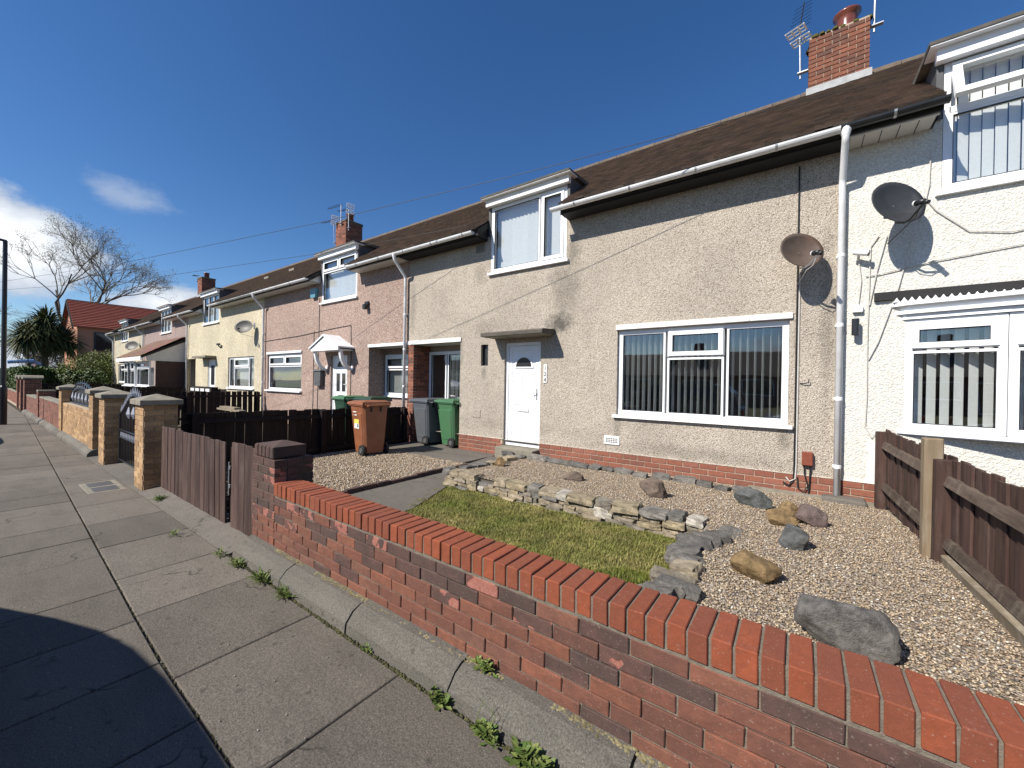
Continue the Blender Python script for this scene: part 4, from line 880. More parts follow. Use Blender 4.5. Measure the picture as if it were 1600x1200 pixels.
for r in range(7):
    for i in range(15):
        c = tuple(v*random.uniform(0.8, 1.4) for v in (0.15, 0.085, 0.06)); y0 = pf-0.24+r*0.225; z0 = 2.575+r*0.144
        pt_.add([(-29.4+i*0.333, y0, z0+0.02), (-29.4+i*0.333+0.33, y0, z0+0.02), (-29.4+i*0.333+0.33, y0+0.27, z0+0.175), (-29.4+i*0.333, y0+0.27, z0+0.175), (-29.4+i*0.333, y0, z0-0.03), (-29.4+i*0.333+0.33, y0, z0-0.03)], [(0, 1, 2, 3), (4, 5, 1, 0)], c)
part('porch_tiles', pt_, MT['tiles'], PB, col=True, kind='stuff')
part('porch_fascia', MB().box(-29.4, pf-0.25, 2.36, -24.42, pf-0.21, 2.54), MT['upvc'], PB)
window(H4, (-28.9, pf, 0), U_, N_, 2.1, 1.15, 2.36, [(0.05, 0.68, 0.05, 0.75, False), (0.05, 0.68, 0.78, 1.16, True), (0.72, 1.38, 0.05, 1.16, False), (1.42, 2.05, 0.05, 0.75, False), (1.42, 2.05, 0.78, 1.16, True)], ('curtain', 0.1, 2.0, 0.12, 1.2, 2.25), inset=0, sill=0.1)
window(H4, (-26.75, pf+0.08, 0), U_, N_, 2.2, 1.15, 2.36, [(0.05, 2.15, 0.05, 0.85, False), (0.05, 2.15, 0.88, 1.16, True)], ('curtain', 0.1, 2.1, 0.12, 1.2, 2.0), inset=0, sill=0.1)
H5 = far_house('stone coloured end house nearest the palm', -40.4, -32.2, 'dash_cream', (-38.9, -36.6, 1.2, 2.45), (-35.6, -34.6, 0.3, 2.4), (-38.0, -36.2, 3.98, 5.24), (-33.9, -32.3, 0.1, 2.48))
gutter(H5, -40.4, -38.1); part('gable_wall', MB().prism([(YF, 0.0), (12.4, 0.0), (12.4, 4.7), (RIDGE_Y, 7.05), (YF, 4.9)], 'x', -40.5, -40.41), MT['brick_dark'], H5); downpipe(H5, -40.3, zb=0.2)
# roof vents on the yellow house
for xx in (-19.3, -17.0): part('roof_vent', MB().box(xx, 7.75, roof_z(7.75)+0.02, xx+0.42, 7.95, roof_z(7.75)+0.13), MT['cap'], HY)

def chimney(house, x0, x1, z1, potm='terracotta', cols=RED):
    c = part('chimney', MB().box(x0, 9.15, 6.6, x1, 9.9, z1), MT['mortar'], house)
    b = bricks(MB(), (x0, 9.15, 0), (1, 0), (0, -1), 0, x1-x0, 6.75, z1-0.02, cols); bricks(b, (x1, 9.15, 0), (0, 1), (1, 0), 0, 0.75, 6.75, z1-0.02, cols); bricks(b, (x0, 9.9, 0), (0, -1), (-1, 0), 0, 0.75, 6.75, z1-0.02, cols)
    part('chimney_bricks', b, MT['bricks_joined'], c, col=True, kind='stuff')
    part('chimney_top', MB().cbox(x0-0.03, 9.12, z1, x1+0.03, 9.93, z1+0.09, 0.015), MT['ridge'], c)
    part('chimney_pot', MB().lathe([(0.15, 0), (0.13, 0.28), (0.165, 0.31), (0.165, 0.36), (0.11, 0.37)], ((x0+x1)/2+0.1, 9.5, z1+0.08), 16), MT[potm], c, smooth=True)
    part('flashing', MB().box(x0-0.04, 9.10, roof_z(9.1)-0.04, x1+0.04, 9.149, 7.13), MT['lead'], c)
chimney(HP, -15.95, -15.2, 8.15); chimney(HY, -32.9, -32.1, 8.2)

# ------------------------------------------------------------------ satellite dishes and aerials
def dish(label, pos, face, mat, w=0.46, h=0.54, wall=YF, roll=0.0):
    """pos: centre of the reflector; face: direction it looks"""
    t = thing('satellite_dish', label, 'satellite dish', (pos[0], wall, pos[2]-0.2), group='satellite dishes on the terrace')
    fz = Vector(face).normalized(); ux = Vector((0, 0, 1)).cross(fz).normalized(); uy = fz.cross(ux)
    P = Vector(pos); m = MB(); rings, seg = 7, 30; vs = []; fs = []
    def pt(r, a, back=0.0): return P+ux*(r*w/2*math.cos(a))+uy*(r*h/2*math.sin(a))+fz*(0.075*r*r-0.04-back)
    for back in (0.0, 0.007):
        b = len(vs); vs.append(pt(0, 0, back))
        for i in range(1, rings+1):
            for k in range(seg): vs.append(pt(i/rings, 2*math.pi*k/seg, back))
        for k in range(seg):
            k2 = (k+1) % seg; tri = (b, b+1+k, b+1+k2); fs.append(tri if back == 0 else tri[::-1])
            for i in range(rings-1):
                q = (b+1+i*seg+k, b+1+(i+1)*seg+k, b+1+(i+1)*seg+k2, b+1+i*seg+k2); fs.append(q if back == 0 else q[::-1])
    n1 = 1+rings*seg; o = 1+(rings-1)*seg
    for k in range(seg): k2 = (k+1) % seg; fs.append((o+k, n1+o+k, n1+o+k2, o+k2))
    m.add(vs, fs); part('reflector', m, MT[mat], t, smooth=True)
    low = pt(1.0, -math.pi/2); lnb = P+fz*0.25-uy*0.22
    part('feed_arm', MB().tube([P-fz*0.06-uy*0.2, low-fz*0.01, low+fz*0.06-uy*0.012, lnb-uy*0.012], 0.011, 8), MT['steel' if mat == 'dish_rust' else 'black_plastic'], t)
    ln = MB().tube([lnb+fz*0.03+uy*0.01, lnb-fz*0.05+uy*0.05], [0.024, 0.030], 12); ln.tube([lnb+fz*0.03, lnb+fz*0.06-uy*0.03], 0.022, 10)
    l = part('receiver', ln, MT['black_plastic'], t, smooth=True)
    e = lnb-fz*0.05+uy*0.05; part('receiver_cap', MB().tube([e, e-fz*0.014+uy*0.008], 0.031, 12), MT['white_plastic'], l)
    bk = MB().tube([P-fz*0.05, Vector((P.x, wall-0.12, P.z+0.06)), Vector((P.x, wall-0.02, P.z+0.08))], 0.019, 8); bk.cbox(P.x-0.06, wall-0.02, P.z-0.02, P.x+0.06, wall+0.001, P.z+0.18, 0.004)
    part('bracket', bk, MT['steel'], t)
    part('cable', MB().tube([lnb, lnb-fz*0.1-uy*0.08, low-uy*0.05, Vector((P.x-0.02, wall-0.03, P.z-0.34))], 0.005, 5), MT['cable_white' if mat == 'dish_rust' else 'cable_black'], t)
    return t
dish('rusty brown satellite dish on the buff pebbledash beside the downpipe', (-0.02, 6.03, 3.28), (0.50, -0.80, 0.30), 'dish_rust', 0.50, 0.48)
dish('charcoal satellite dish on the white roughcast wall', (0.825, 6.0, 3.64), (0.50, -0.80, 0.30), 'dish_dark', 0.54, 0.54)
dish('grey satellite dish on the cream yellow house', (-16.55, 6.0, 3.5), (0.55, -0.78, 0.32), 'dish_grey', 0.66, 0.52)
dish('small grey satellite dish on the stone coloured end house', (-33.2, 6.0, 3.5), (0.55, -0.78, 0.32), 'dish_grey', 0.8, 0.6)

def aerial(label, base, top, boom_dir, boom=1.1, n=9, grid=True, elem=0.36):
    t = thing('tv_aerial', label, 'aerial', base, group='television aerials on the chimneys')
    part('mast', MB().tube([base, top], 0.016, 8), MT['steel'], t)
    d = Vector(boom_dir).normalized(); T = Vector(top); sd = d.cross(Vector((0, 0, 1))).normalized(); up = sd.cross(d)
    a = T-d*0.15; b = T+d*(boom-0.15)
    bm = part('boom', MB().tube([a, b], 0.010, 6), MT['black_plastic'], t)
    e = MB()
    for k in range(n): c = a+(b-a)*((k+1.5)/(n+1.5)); e.tube([c-sd*elem/2*(1-0.03*k)+up*0.012, c+sd*elem/2*(1-0.03*k)+up*0.012], 0.005, 4)
    part('elements', e, MT['black_plastic'], bm)
    if grid:
        g = MB()
        for s in (-1, 1):
            c = a+up*0.11*s-d*0.03
            M_ = lambda p, q, w, hh: c+sd*p+up*q
            for q in (-0.07, 0.0, 0.07): g.tube([c-sd*0.15+up*q, c+sd*0.15+up*q], 0.014, 4)
            for p in (-0.15, -0.05, 0.05, 0.15): g.tube([c+sd*p-up*0.075, c+sd*p+up*0.075], 0.014, 4)
        part('reflector_grid', g, MT['white_plastic'], t)
    part('clamp', MB().cbox(base[0]-0.05, base[1]-0.05, base[2]+0.09, base[0]+0.12, base[1]+0.02, base[2]+0.115, 0.004), MT['steel'], t)
    return t
aerial('white gridded aerial left of the big chimney stack', (-0.08, 9.25, 7.45), (-0.10, 9.25, 8.42), (0.10, 0.25, 1.0), 0.75, 7)
aerial('bare mast clamped to the right of the big chimney stack', (0.96, 9.3, 7.85), (0.97, 9.3, 8.9), (-0.8, -0.3, 0.1), 0.9, 6, grid=False)
aerial('lower aerial left of the pink house chimney', (-16.05, 9.15, 7.3), (-16.05, 9.1, 8.32), (-0.95, 0.2, 0.22), 1.9, 9, elem=0.25)
aerial('upper aerial crossing the pink house chimney pot', (-15.5, 9.1, 8.0), (-15.5, 9.1, 8.86), (-0.95, 0.2, 0.20), 1.9, 9, grid=False, elem=0.25)
aerial('aerial right of the pink house chimney', (-15.1, 9.2, 7.75), (-15.1, 9.2, 8.62), (-0.95, 0.2, 0.22), 1.5, 8, elem=0.25)
aerial('aerial left of the farthest chimney', (-33.0, 9.15, 8.0), (-33.0, 9.15, 8.5), (-0.95, 0.2, 0.16), 3.2, 8, grid=False)

def wire(label, pts, r=0.0045):
    P = [Vector(p) for p in pts]; q = []
    for a, b in zip(P[:-1], P[1:]):
        for k in range(10): q.append(a.lerp(b, k/10))
    q.append(P[-1]); solo('overhead_wire', MB().tube(q, r, 5), MT['cable_black'], label, 'wire', tuple(P[0]), 'overhead telephone wires')
wire('upper overhead wire crossing the sky towards the white house', [(0.55, 5.95, 5.03), (-3.71, 5.03, 4.855), (-7.81, 4.14, 4.74), (-15.05, 2.43, 4.66), (-30, -0.95, 5.0)])
wire('lower overhead wire ending at the roof of the pebbledashed pair', [(-5.5, 5.96, 4.78), (-8.9, 5.06, 4.62), (-15.9, 2.93, 4.44), (-30, -0.95, 4.9)])
# cables on the front walls
cb = MB()
cb.tube([(-0.045, YF-0.012, 4.47), (-0.045, YF-0.012, 2.6), (-0.045, YF-0.012, 0.62), (-0.05, YF-0.02, 0.38), (-0.10, YF-0.04, 0.33), (-0.16, YF-0.03, 0.36)], 0.010, 6)
part('cable_dark', cb, MT['cable_black'], HM)
part('cable_pale', MB().tube([(-0.02, YF-0.012, 3.1), (-0.022, YF-0.012, 0.60), (-0.03, YF-0.018, 0.42), (-0.09, YF-0.03, 0.38), (-0.13, YF-0.02, 0.43)], 0.009, 6), MT['cable_white'], HM)
mbx = part('meter_box', MB().cbox(0.035, YF-0.07, 0.61, 0.15, YF+0.001, 0.785, 0.010), MT['red_plastic'], HM)
part('box_cables', MB().tube([(0.06, YF-0.03, 0.62), (0.065, YF-0.03, 0.50), (0.10, YF-0.04, 0.35), (0.06, YF-0.05, 0.27), (0.0, YF-0.04, 0.31), (-0.01, YF-0.03, 0.45)], 0.008, 6).tube([(0.125, YF-0.03, 0.62), (0.12, YF-0.03, 0.4), (0.11, YF-0.03, 0.24)], 0.010, 6), MT['cable_black'], mbx)
part('wall_hook', MB().tube([(0.0, YF-0.01, 1.66), (0.05, YF-0.03, 1.655), (0.09, YF-0.04, 1.67), (0.095, YF-0.04, 1.71)], 0.006, 5), MT['iron'], HM)
wc = MB()
for pts in ([(0.73, 3.42), (0.66, 3.3), (0.645, 2.2), (0.65, 1.5), (0.64, 1.15), (0.70, 1.02), (0.74, 1.08)], [(0.80, 3.40), (0.72, 3.0), (0.66, 2.6)], [(1.02, 3.35), (0.90, 2.75), (0.74, 2.15), (0.66, 1.95)],
            [(0.55, 3.18), (0.58, 2.9), (0.56, 2.64)], [(0.62, 2.95), (0.75, 2.96), (1.2, 3.04), (2.2, 3.15)], [(1.10, 3.78), (1.20, 3.60), (1.45, 3.32), (1.75, 3.25), (2.2, 3.3)], [(1.15, 4.3), (1.14, 3.9), (1.08, 3.5)]):
    wc.tube([(a, YF-0.018, b) for a, b in pts], 0.0065, 5)
part('wall_cables', wc, MT['cable_white'], HW)
part('security_camera', MB().tube([(0.50, YF-0.10, 3.235), (0.63, YF-0.13, 3.195)], 0.032, 12).tube([(0.55, YF-0.06, 3.2), (0.55, YF, 3.16)], 0.016, 8), MT['white_plastic'], HW)
part('camera_lens', MB().tube([(0.63, YF-0.13, 3.195), (0.637, YF-0.132, 3.193)], 0.034, 12), MT['black_plastic'], HW)
part('junction_box', MB().cbox(0.505, YF-0.05, 2.52, 0.60, YF+0.001, 2.60, 0.006), MT['white_plastic'], HW)
part('wall_lamp', MB().lathe([(0.034, -0.10), (0.036, -0.095), (0.036, 0.095), (0.034, 0.10)], (0.53, YF-0.085, 2.34), 14).tube([(0.53, YF-0.085, 2.34), (0.53, YF, 2.34)], 0.018, 8), MT['black_pvc'], HW)

# ------------------------------------------------------------------ front garden: levels
gd = struct('garden_ground', MB().box(-7.72, 1.80, -0.1, 8.5, YF+0.02, 0.09), MT['soil'])
struct('neighbour_ground', MB().box(-42, 1.72, -0.1, -7.73, YF+0.02, 0.06), MT['soil'])
def zg(x, y): return 0.31-max(0, y-4.1)*0.042-max(0, 4.1-y)*0.02+0.012*mnoise.noise((x*1.7, y*1.7, 3.0))
def zl(x, y): return 0.135+0.010*mnoise.noise((x*2, y*2, 1.0))
def sheet(name, inside, bounds, zf, step, mat, skirt=0.12):
    x0, x1, y0, y1 = bounds; nx, ny = int((x1-x0)/step), int((y1-y0)/step); mb = MB(); idx = {}
    vs = []; fs = []
    for i in range(nx+1):
        for k in range(ny+1): x, y = x0+(x1-x0)*i/nx, y0+(y1-y0)*k/ny; idx[i, k] = len(vs); vs.append((x, y, zf(x, y)))
    for i in range(nx):
        for k in range(ny):
            c = vs[idx[i, k]]; d = vs[idx[i+1, k+1]]
            if inside((c[0]+d[0])/2, (c[1]+d[1])/2): fs.append((idx[i, k], idx[i+1, k], idx[i+1, k+1], idx[i, k+1]))
    mb.add(vs, fs); return struct(name, mb, mat, smooth=True)
def in_bed(x, y): return (y > 4.12 and -4.02 < x) or (x > -0.66)
def lawn_left(y): return -3.62-max(0, y-2.9)*0.42
def in_lawn(x, y): return lawn_left(y) < x < -0.62 and y < 4.16
def in_drive(x, y): return y < 5.25 or (x < -4.9 and y < 5.4)
sheet('gravel_bed', in_bed, (-4.05, 1.0, 1.81, 6.345), zg, 0.06, MT['gravel_bed'])
sheet('gravel_drive', lambda x, y: True, (-7.62, -4.68, 1.95, 5.28), lambda x, y: 0.135+0.008*mnoise.noise((x*2, y*2, 0)), 0.08, MT['gravel_bed'])
sheet('lawn_soil', in_lawn, (-4.2, -0.6, 1.81, 4.2), zl, 0.06, MT['turf'])
pth = struct('garden_path', MB().prism([(-4.62, 1.9), (-3.5, 1.9), (-3.55, 3.0), (-4.02, 4.1), (-4.05, 6.10), (-4.9, 6.10), (-4.62, 4.6)], 'z', 0.0, 0.152), MT['concrete'])
struct('concrete_pad', MB().box(-7.55, 5.29, 0.0, -4.91, 6.875, 0.148), MT['concrete'])
EBM = MB().cbox(-0.11, -0.033, -0.05, 0.11, 0.033, 0.05, 0.005, 0.002).mesh('edging_brick'); EBM.materials.append(MT['brick_dark'])
edg = thing('path_edging', 'row of dark bricks on edge between drive gravel and path', 'edging', (-4.65, 3.8, 0.1))
for k in range(12): piece('edging_brick', EBM, edg, (-4.65+random.uniform(-0.008, 0.008), 2.5+k*0.227, 0.155+random.uniform(-0.01, 0.012)), (0, 0, math.pi/2+random.uniform(-0.05, 0.05)))

def scatter_pebbles(name, n, bounds, inside, zf, smin, smax, label):
    x = rng.uniform(bounds[0], bounds[1], n); y = rng.uniform(bounds[2], bounds[3], n)
    keep = np.array([inside(a, b) for a, b in zip(x, y)]); x, y = x[keep], y[keep]; n = len(x)
    z = np.array([zf(a, b) for a, b in zip(x, y)])
    base = np.array([(1, 0, 0), (0.31, 0.95, 0), (-0.81, 0.59, 0), (-0.81, -0.59, 0), (0.31, -0.95, 0), (0.1, 0.1, 0.72), (0, 0, -0.6)], dtype=np.float32)
    tri = np.array([(0, 1, 5), (1, 2, 5), (2, 3, 5), (3, 4, 5), (4, 0, 5), (1, 0, 6), (2, 1, 6), (3, 2, 6), (4, 3, 6), (0, 4, 6)])
    s = rng.uniform(smin, smax, n)**1.0; asp = rng.uniform(0.6, 1.0, n); fl = rng.uniform(0.5, 0.9, n); a = rng.uniform(0, 6.283, n); tl = rng.normal(0, 0.35, n)
    V = base[None]*np.stack([s, s*asp, s*fl], 1)[:, None, :]*rng.uniform(0.85, 1.15, (n, 7, 1))
    ct, st = np.cos(tl)[:, None], np.sin(tl)[:, None]; V = np.stack([V[..., 0]*ct-V[..., 2]*st, V[..., 1], V[..., 0]*st+V[..., 2]*ct], -1)
    ca, sa = np.cos(a)[:, None], np.sin(a)[:, None]; V = np.stack([V[..., 0]*ca-V[..., 1]*sa, V[..., 0]*sa+V[..., 1]*ca, V[..., 2]], -1)
    V += np.stack([x, y, z+s*0.25+rng.uniform(0, 0.006, n)], 1)[:, None, :]
    T = (tri[None]+7*np.arange(n)[:, None, None]).reshape(-1, 3)
    pal = np.array([(0.33, 0.25, 0.165), (0.42, 0.33, 0.22), (0.26, 0.19, 0.125), (0.50, 0.42, 0.31), (0.20, 0.155, 0.115), (0.36, 0.30, 0.235), (0.54, 0.50, 0.43), (0.15, 0.132, 0.12), (0.28, 0.19, 0.13), (0.70, 0.68, 0.62)])*1.0
    pr = np.array([0.21, 0.19, 0.15, 0.11, 0.10, 0.12, 0.035, 0.05, 0.05, 0.005]); ci = rng.choice(len(pal), n, p=pr/pr.sum()); C = pal[ci]*rng.uniform(0.8, 1.25, (n, 1))
    me = bpy.data.meshes.new(name); me.vertices.add(n*7); me.vertices.foreach_set('co', V.reshape(-1).astype(np.float32))
    me.loops.add(len(T)*3); me.loops.foreach_set('vertex_index', T.reshape(-1).astype(np.int32)); me.polygons.add(len(T)); me.polygons.foreach_set('loop_start', np.arange(0, len(T)*3, 3, dtype=np.int32))
    me.polygons.foreach_set('use_smooth', np.ones(len(T), dtype=bool)); me.update(calc_edges=True)
    at = me.color_attributes.new('Col', 'FLOAT_COLOR', 'POINT'); at.data.foreach_set('color', np.concatenate([np.repeat(C, 7, 0), np.ones((n*7, 1))], 1).astype(np.float32).ravel())
    o = bpy.data.objects.new(name, me); COL.objects.link(o); me.materials.append(MT['pebbles']); o['kind'] = 'stuff'; o['label'] = label; o['category'] = 'gravel'; return o
scatter_pebbles('bed_gravel', 92000, (-4.0, 1.0, 2.0, 6.33), in_bed, zg, 0.005, 0.0112, 'golden brown gravel covering the stone edged bed and the right side')
scatter_pebbles('drive_gravel', 22000, (-7.6, -4.7, 2.0, 5.3), lambda x, y: True, lambda x, y: 0.136, 0.008, 0.018, 'pale brown gravel of the drive beside the brown bin')

def grass(name, n, bounds, inside, zf, hmin, hmax, label, mat='grass', wmul=1.0):
    x = rng.uniform(bounds[0], bounds[1], n); y = rng.uniform(bounds[2], bounds[3], n)
    keep = np.array([inside(a, b) for a, b in zip(x, y)]); x, y = x[keep], y[keep]; n = len(x)
    z = np.array([zf(a, b) for a, b in zip(x, y)]); a = rng.uniform(0, 6.283, n); h = rng.uniform(hmin, hmax, n); lean = rng.uniform(0.2, 1.1, n)*h; w = rng.uniform(0.0012, 0.0026, n)*wmul
    patch = np.array([mnoise.noise((p*2.2, q*2.2, 9.0)) for p, q in zip(x, y)]); patch2 = np.array([mnoise.noise((p*7, q*7, 4.0)) for p, q in zip(x, y)])
    tuft = np.array([max(0.0, mnoise.noise((p*9, q*9, 2.0)))+max(0.0, mnoise.noise((p*3, q*3, 7.0)))*0.8 for p, q in zip(x, y)]); h = h*(0.75+1.5*tuft)
    lush = np.array([1.0 if math.hypot(p+1.05, q-2.85) < 0.22 else 0.0 for p, q in zip(x, y)]); h = h*(1+lush*0.7)
    dx, dy = np.cos(a), np.sin(a); B = np.stack([x, y, z], 1)
    side = np.stack([-dy, dx, np.zeros(n)], 1)*w[:, None]; mid = B+np.stack([dx*lean*0.35, dy*lean*0.35, h*0.6], 1); tip = B+np.stack([dx*lean, dy*lean, h*0.95], 1)
    V = np.stack([B-side, B+side, mid+side*0.8, mid-side*0.8, tip], 1)
    T = np.array([(0, 1, 2), (0, 2, 3), (3, 2, 4)]); T = (T[None]+5*np.arange(n)[:, None, None]).reshape(-1, 3)
    c = np.clip(0.42+patch*0.55+patch2*0.35+rng.normal(0, 0.22, n)-lush*0.7, 0, 1); C = np.repeat(np.stack([c, c, c, np.ones(n)], 1), 5, 0)
    me = bpy.data.meshes.new(name); me.vertices.add(n*5); me.vertices.foreach_set('co', V.reshape(-1).astype(np.float32))
    me.loops.add(len(T)*3); me.loops.foreach_set('vertex_index', T.reshape(-1).astype(np.int32)); me.polygons.add(len(T)); me.polygons.foreach_set('loop_start', np.arange(0, len(T)*3, 3, dtype=np.int32)); me.update(calc_edges=True)
    at = me.color_attributes.new('Col', 'FLOAT_COLOR', 'POINT'); at.data.foreach_set('color', C.astype(np.float32).ravel())
    o = bpy.data.objects.new(name, me); COL.objects.link(o); me.materials.append(MT[mat]); o['kind'] = 'stuff'; o['label'] = label; o['category'] = 'grass'; return o
grass('lawn_grass', 110000, (-4.2, -0.64, 1.82, 4.14), in_lawn, zl, 0.012, 0.030, 'short patchy green and yellow lawn behind the brick wall')

# ------------------------------------------------------------------ low brick garden wall with orange coping
GW = thing('garden_wall', 'low red brick garden wall with bright orange brick coping', 'wall', (-1.2, 1.65, 0.13))
WY0, WY1 = 1.59, 1.805; WL, WR = -3.69, 3.0; ZC = 0.58
part('mortar_core', MB().box(WL, WY0+0.009, 0.05, WR, WY1-0.006, ZC-0.012), MT['mortar'], GW); part('coping_mortar', MB().box(WL, WY0+0.003, ZC+0.001, WR, WY1-0.006, ZC+0.105), MT['mortar'], GW)
part('mortar_bed', MB().box(WL, WY0+0.004, ZC-0.0115, WR, WY1-0.004, ZC+0.0), MT['mortar'], GW)
def bm(n, hw, mat, c=0.0035, j=0.0022, hy=0.05, hz=0.0337):
    o = []
    for _ in range(n):
        m = MB().cbox(-hw, -hy, -hz, hw, hy, hz, c, j).mesh('brick'); m.materials.append(MT[mat]); o.append(m)
    return o
WB = bm(5, 0.1075, 'brick_wall'); WBD = bm(5, 0.1075, 'brick_dark'); WBS = bm(3, 0.1075, 'brick_spalled')
random.seed(21)
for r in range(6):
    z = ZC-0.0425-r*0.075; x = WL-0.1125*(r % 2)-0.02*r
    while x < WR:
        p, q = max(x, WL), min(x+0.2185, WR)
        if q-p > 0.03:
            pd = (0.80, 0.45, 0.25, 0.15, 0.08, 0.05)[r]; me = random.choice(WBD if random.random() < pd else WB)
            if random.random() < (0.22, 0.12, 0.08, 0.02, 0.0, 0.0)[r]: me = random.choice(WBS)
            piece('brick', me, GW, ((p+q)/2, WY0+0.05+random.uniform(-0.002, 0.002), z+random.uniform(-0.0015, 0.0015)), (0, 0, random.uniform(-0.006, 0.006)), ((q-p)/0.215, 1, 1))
        x += 0.225
BKM = MB().box(WL, WY1-0.006, 0.05, WR, WY1, ZC); part('rear_face', BKM, MT['brick_dark'], GW)
CPB = bm(6, 0.0332, 'brick_coping', 0.0035, 0.0015, 0.1085, 0.0525)
x = WL+0.036; i = 0
while x < WR:
    piece('coping_brick', random.choice(CPB), GW, (x, (WY0+WY1)/2-0.004+random.uniform(-0.003, 0.003), ZC+0.0615+random.uniform(-0.002, 0.002)), (random.uniform(-0.008, 0.008), random.uniform(-0.012, 0.012), random.uniform(-0.012, 0.012)))
    x += 0.0765
# end pillar
GP = thing('brick_pillar', 'sooty brick gate pillar with brick on edge cap at the wall end', 'pillar', (-3.91, 1.76, 0.13))
PXa, PXb, PYa, PYb = -4.135, -3.692, 1.59, 1.935
part('mortar_core', MB().box(PXa+0.006, PYa+0.006, 0.0, PXb-0.009, PYb-0.006, 0.885), MT['soil'], GP)
HB = bm(3, 0.1075, 'brick_dark'); HR = bm(2, 0.1075, 'brick_spalled'); HW_ = bm(3, 0.1075, 'brick_wall')
for r in range(11):
    z = 0.853-r*0.075
    for (o, ang, L, off) in (((PXa, PYa+0.05), 0, PXb-PXa, 1), ((PXa, PYb-0.05), 0, PXb-PXa, 1), ((PXb-0.05, PYa+0.105), math.pi/2, PYb-PYa-0.21, 0), ((PXa+0.05, PYa+0.105), math.pi/2, PYb-PYa-0.21, 0)):
        a = -0.1125*(r % 2)*off
        while a < L-0.03:
            p, q = max(a, 0)+0.005, min(a+0.225, L)-0.005; c = (p+q)/2
            me = random.choice(HR) if random.random() < 0.14 else random.choice(HB if r < 6 else HW_)
            piece('brick', me, GP, (o[0]+(c if ang == 0 else 0), o[1]+(0 if ang == 0 else c), z), (0, 0, ang), ((q-p)/0.215, 1, 1)); a += 0.225
CB2 = bm(3, 0.031, 'brick_dark', 0.006, 0.002, 0.1075, 0.051)
for k in range(5): piece('cap_brick', random.choice(CB2), GP, (-4.068+k*0.0755, 1.735, 0.945), (0, 0, random.uniform(-0.02, 0.02)), (1, 1.35, 1))
part('cap_crown', MB().add([(-4.11, 1.60, 0.996), (-3.73, 1.60, 0.996), (-3.73, 1.88, 0.996), (-4.11, 1.88, 0.996), (-3.92, 1.75, 1.03)], [(0, 1, 4), (1, 2, 4), (2, 3, 4), (3, 0, 4)]), MT['brick_dark'], GP)

# ------------------------------------------------------------------ stones
def stone_meshes(n, mat, rough=0.10, boxy=0.75):
    out = []
    for i in range(n):
        vs = []; fs = []; idx = {}; N = 3
        def vid(p):
            k = tuple(round(c*100) for c in p)
            if k not in idx: idx[k] = len(vs); vs.append(Vector(p))
            return idx[k]
        for ax in range(3):
            for s in (-1, 1):
                for a in range(N):
                    for b in range(N):
                        q = []
                        for (da, db) in ((0, 0), (1, 0), (1, 1), (0, 1)):
                            p = [0, 0, 0]; p[ax] = s; p[(ax+1) % 3] = -1+2*(a+da)/N; p[(ax+2) % 3] = -1+2*(b+db)/N; q.append(vid(p))
                        fs.append(tuple(q) if s > 0 else tuple(q[::-1]))
        off = Vector((random.uniform(0, 99), random.uniform(0, 99), random.uniform(0, 99)))
        res = []
        for v in vs:
            sp = v.normalized(); p = v*boxy+sp*(1-boxy)*1.15
            d = mnoise.noise_vector(v*0.9+off)*rough*1.8+mnoise.noise_vector(v*2.3+off)*rough; res.append((p+d)*0.5)
        m = MB().add(res, fs).mesh('stone'); m.materials.append(MT[mat]); out.append(m)
    return out
ST = stone_meshes(8, 'stone_wall', 0.09, 0.85); SG = stone_meshes(5, 'stone_grey', 0.11, 0.8); SWh = stone_meshes(3, 'stone_white', 0.10, 0.8)
random.seed(5)
SW = thing('stone_wall', 'low dry stone wall of pale flat stones edging the raised gravel bed', 'stone wall', (-2.3, 4.1, 0.12))
part('earth_core', MB().box(-3.96, 4.09, 0.0, -0.62, 4.22, 0.29).box(-4.02, 4.12, 0.0, -3.9, 5.4, 0.27), MT['soil'], SW)
def lay(path, courses, face=-1):
    (ax, ay), (bx, by) = path; L = math.hypot(bx-ax, by-ay); ang = math.atan2(by-ay, bx-ax); u = ((bx-ax)/L, (by-ay)/L)
    for ci, (z, h, lmin, lmax, dep) in enumerate(courses):
        a = random.uniform(-0.1, 0)
        while a < L:
            l = random.uniform(lmin, lmax); top = ci == len(courses)-1
            me = random.choice(SG if random.random() < (0.45 if top else 0.12) else (SWh if random.random() < (0.22 if top else 0.06) else ST)); c = a+l/2; hh = h*random.uniform(0.85, 1.25)
            if top and random.random() < 0.12: a += l; continue
            piece('stone', me, SW, (ax+u[0]*c+random.uniform(-0.015, 0.015), ay+u[1]*c+random.uniform(-0.02, 0.02)+ci*0.008, z+hh*0.45), (random.uniform(-0.06, 0.06), random.uniform(-0.07, 0.07), ang+random.uniform(-0.12, 0.12)), (l*0.97, dep*random.uniform(0.85, 1.2), hh*1.02)); a += l
CRS = [(0.115, 0.062, 0.14, 0.32, 0.17), (0.172, 0.058, 0.08, 0.26, 0.17), (0.225, 0.055, 0.08, 0.24, 0.17), (0.275, 0.078, 0.14, 0.34, 0.21)]
lay(((-4.05, 4.08), (-0.62, 4.10)), CRS); lay(((-4.06, 4.15), (-4.08, 5.45)), [(0.13, 0.07, 0.1, 0.25, 0.16), (0.195, 0.07, 0.1, 0.22, 0.16), (0.255, 0.065, 0.12, 0.3, 0.2)])
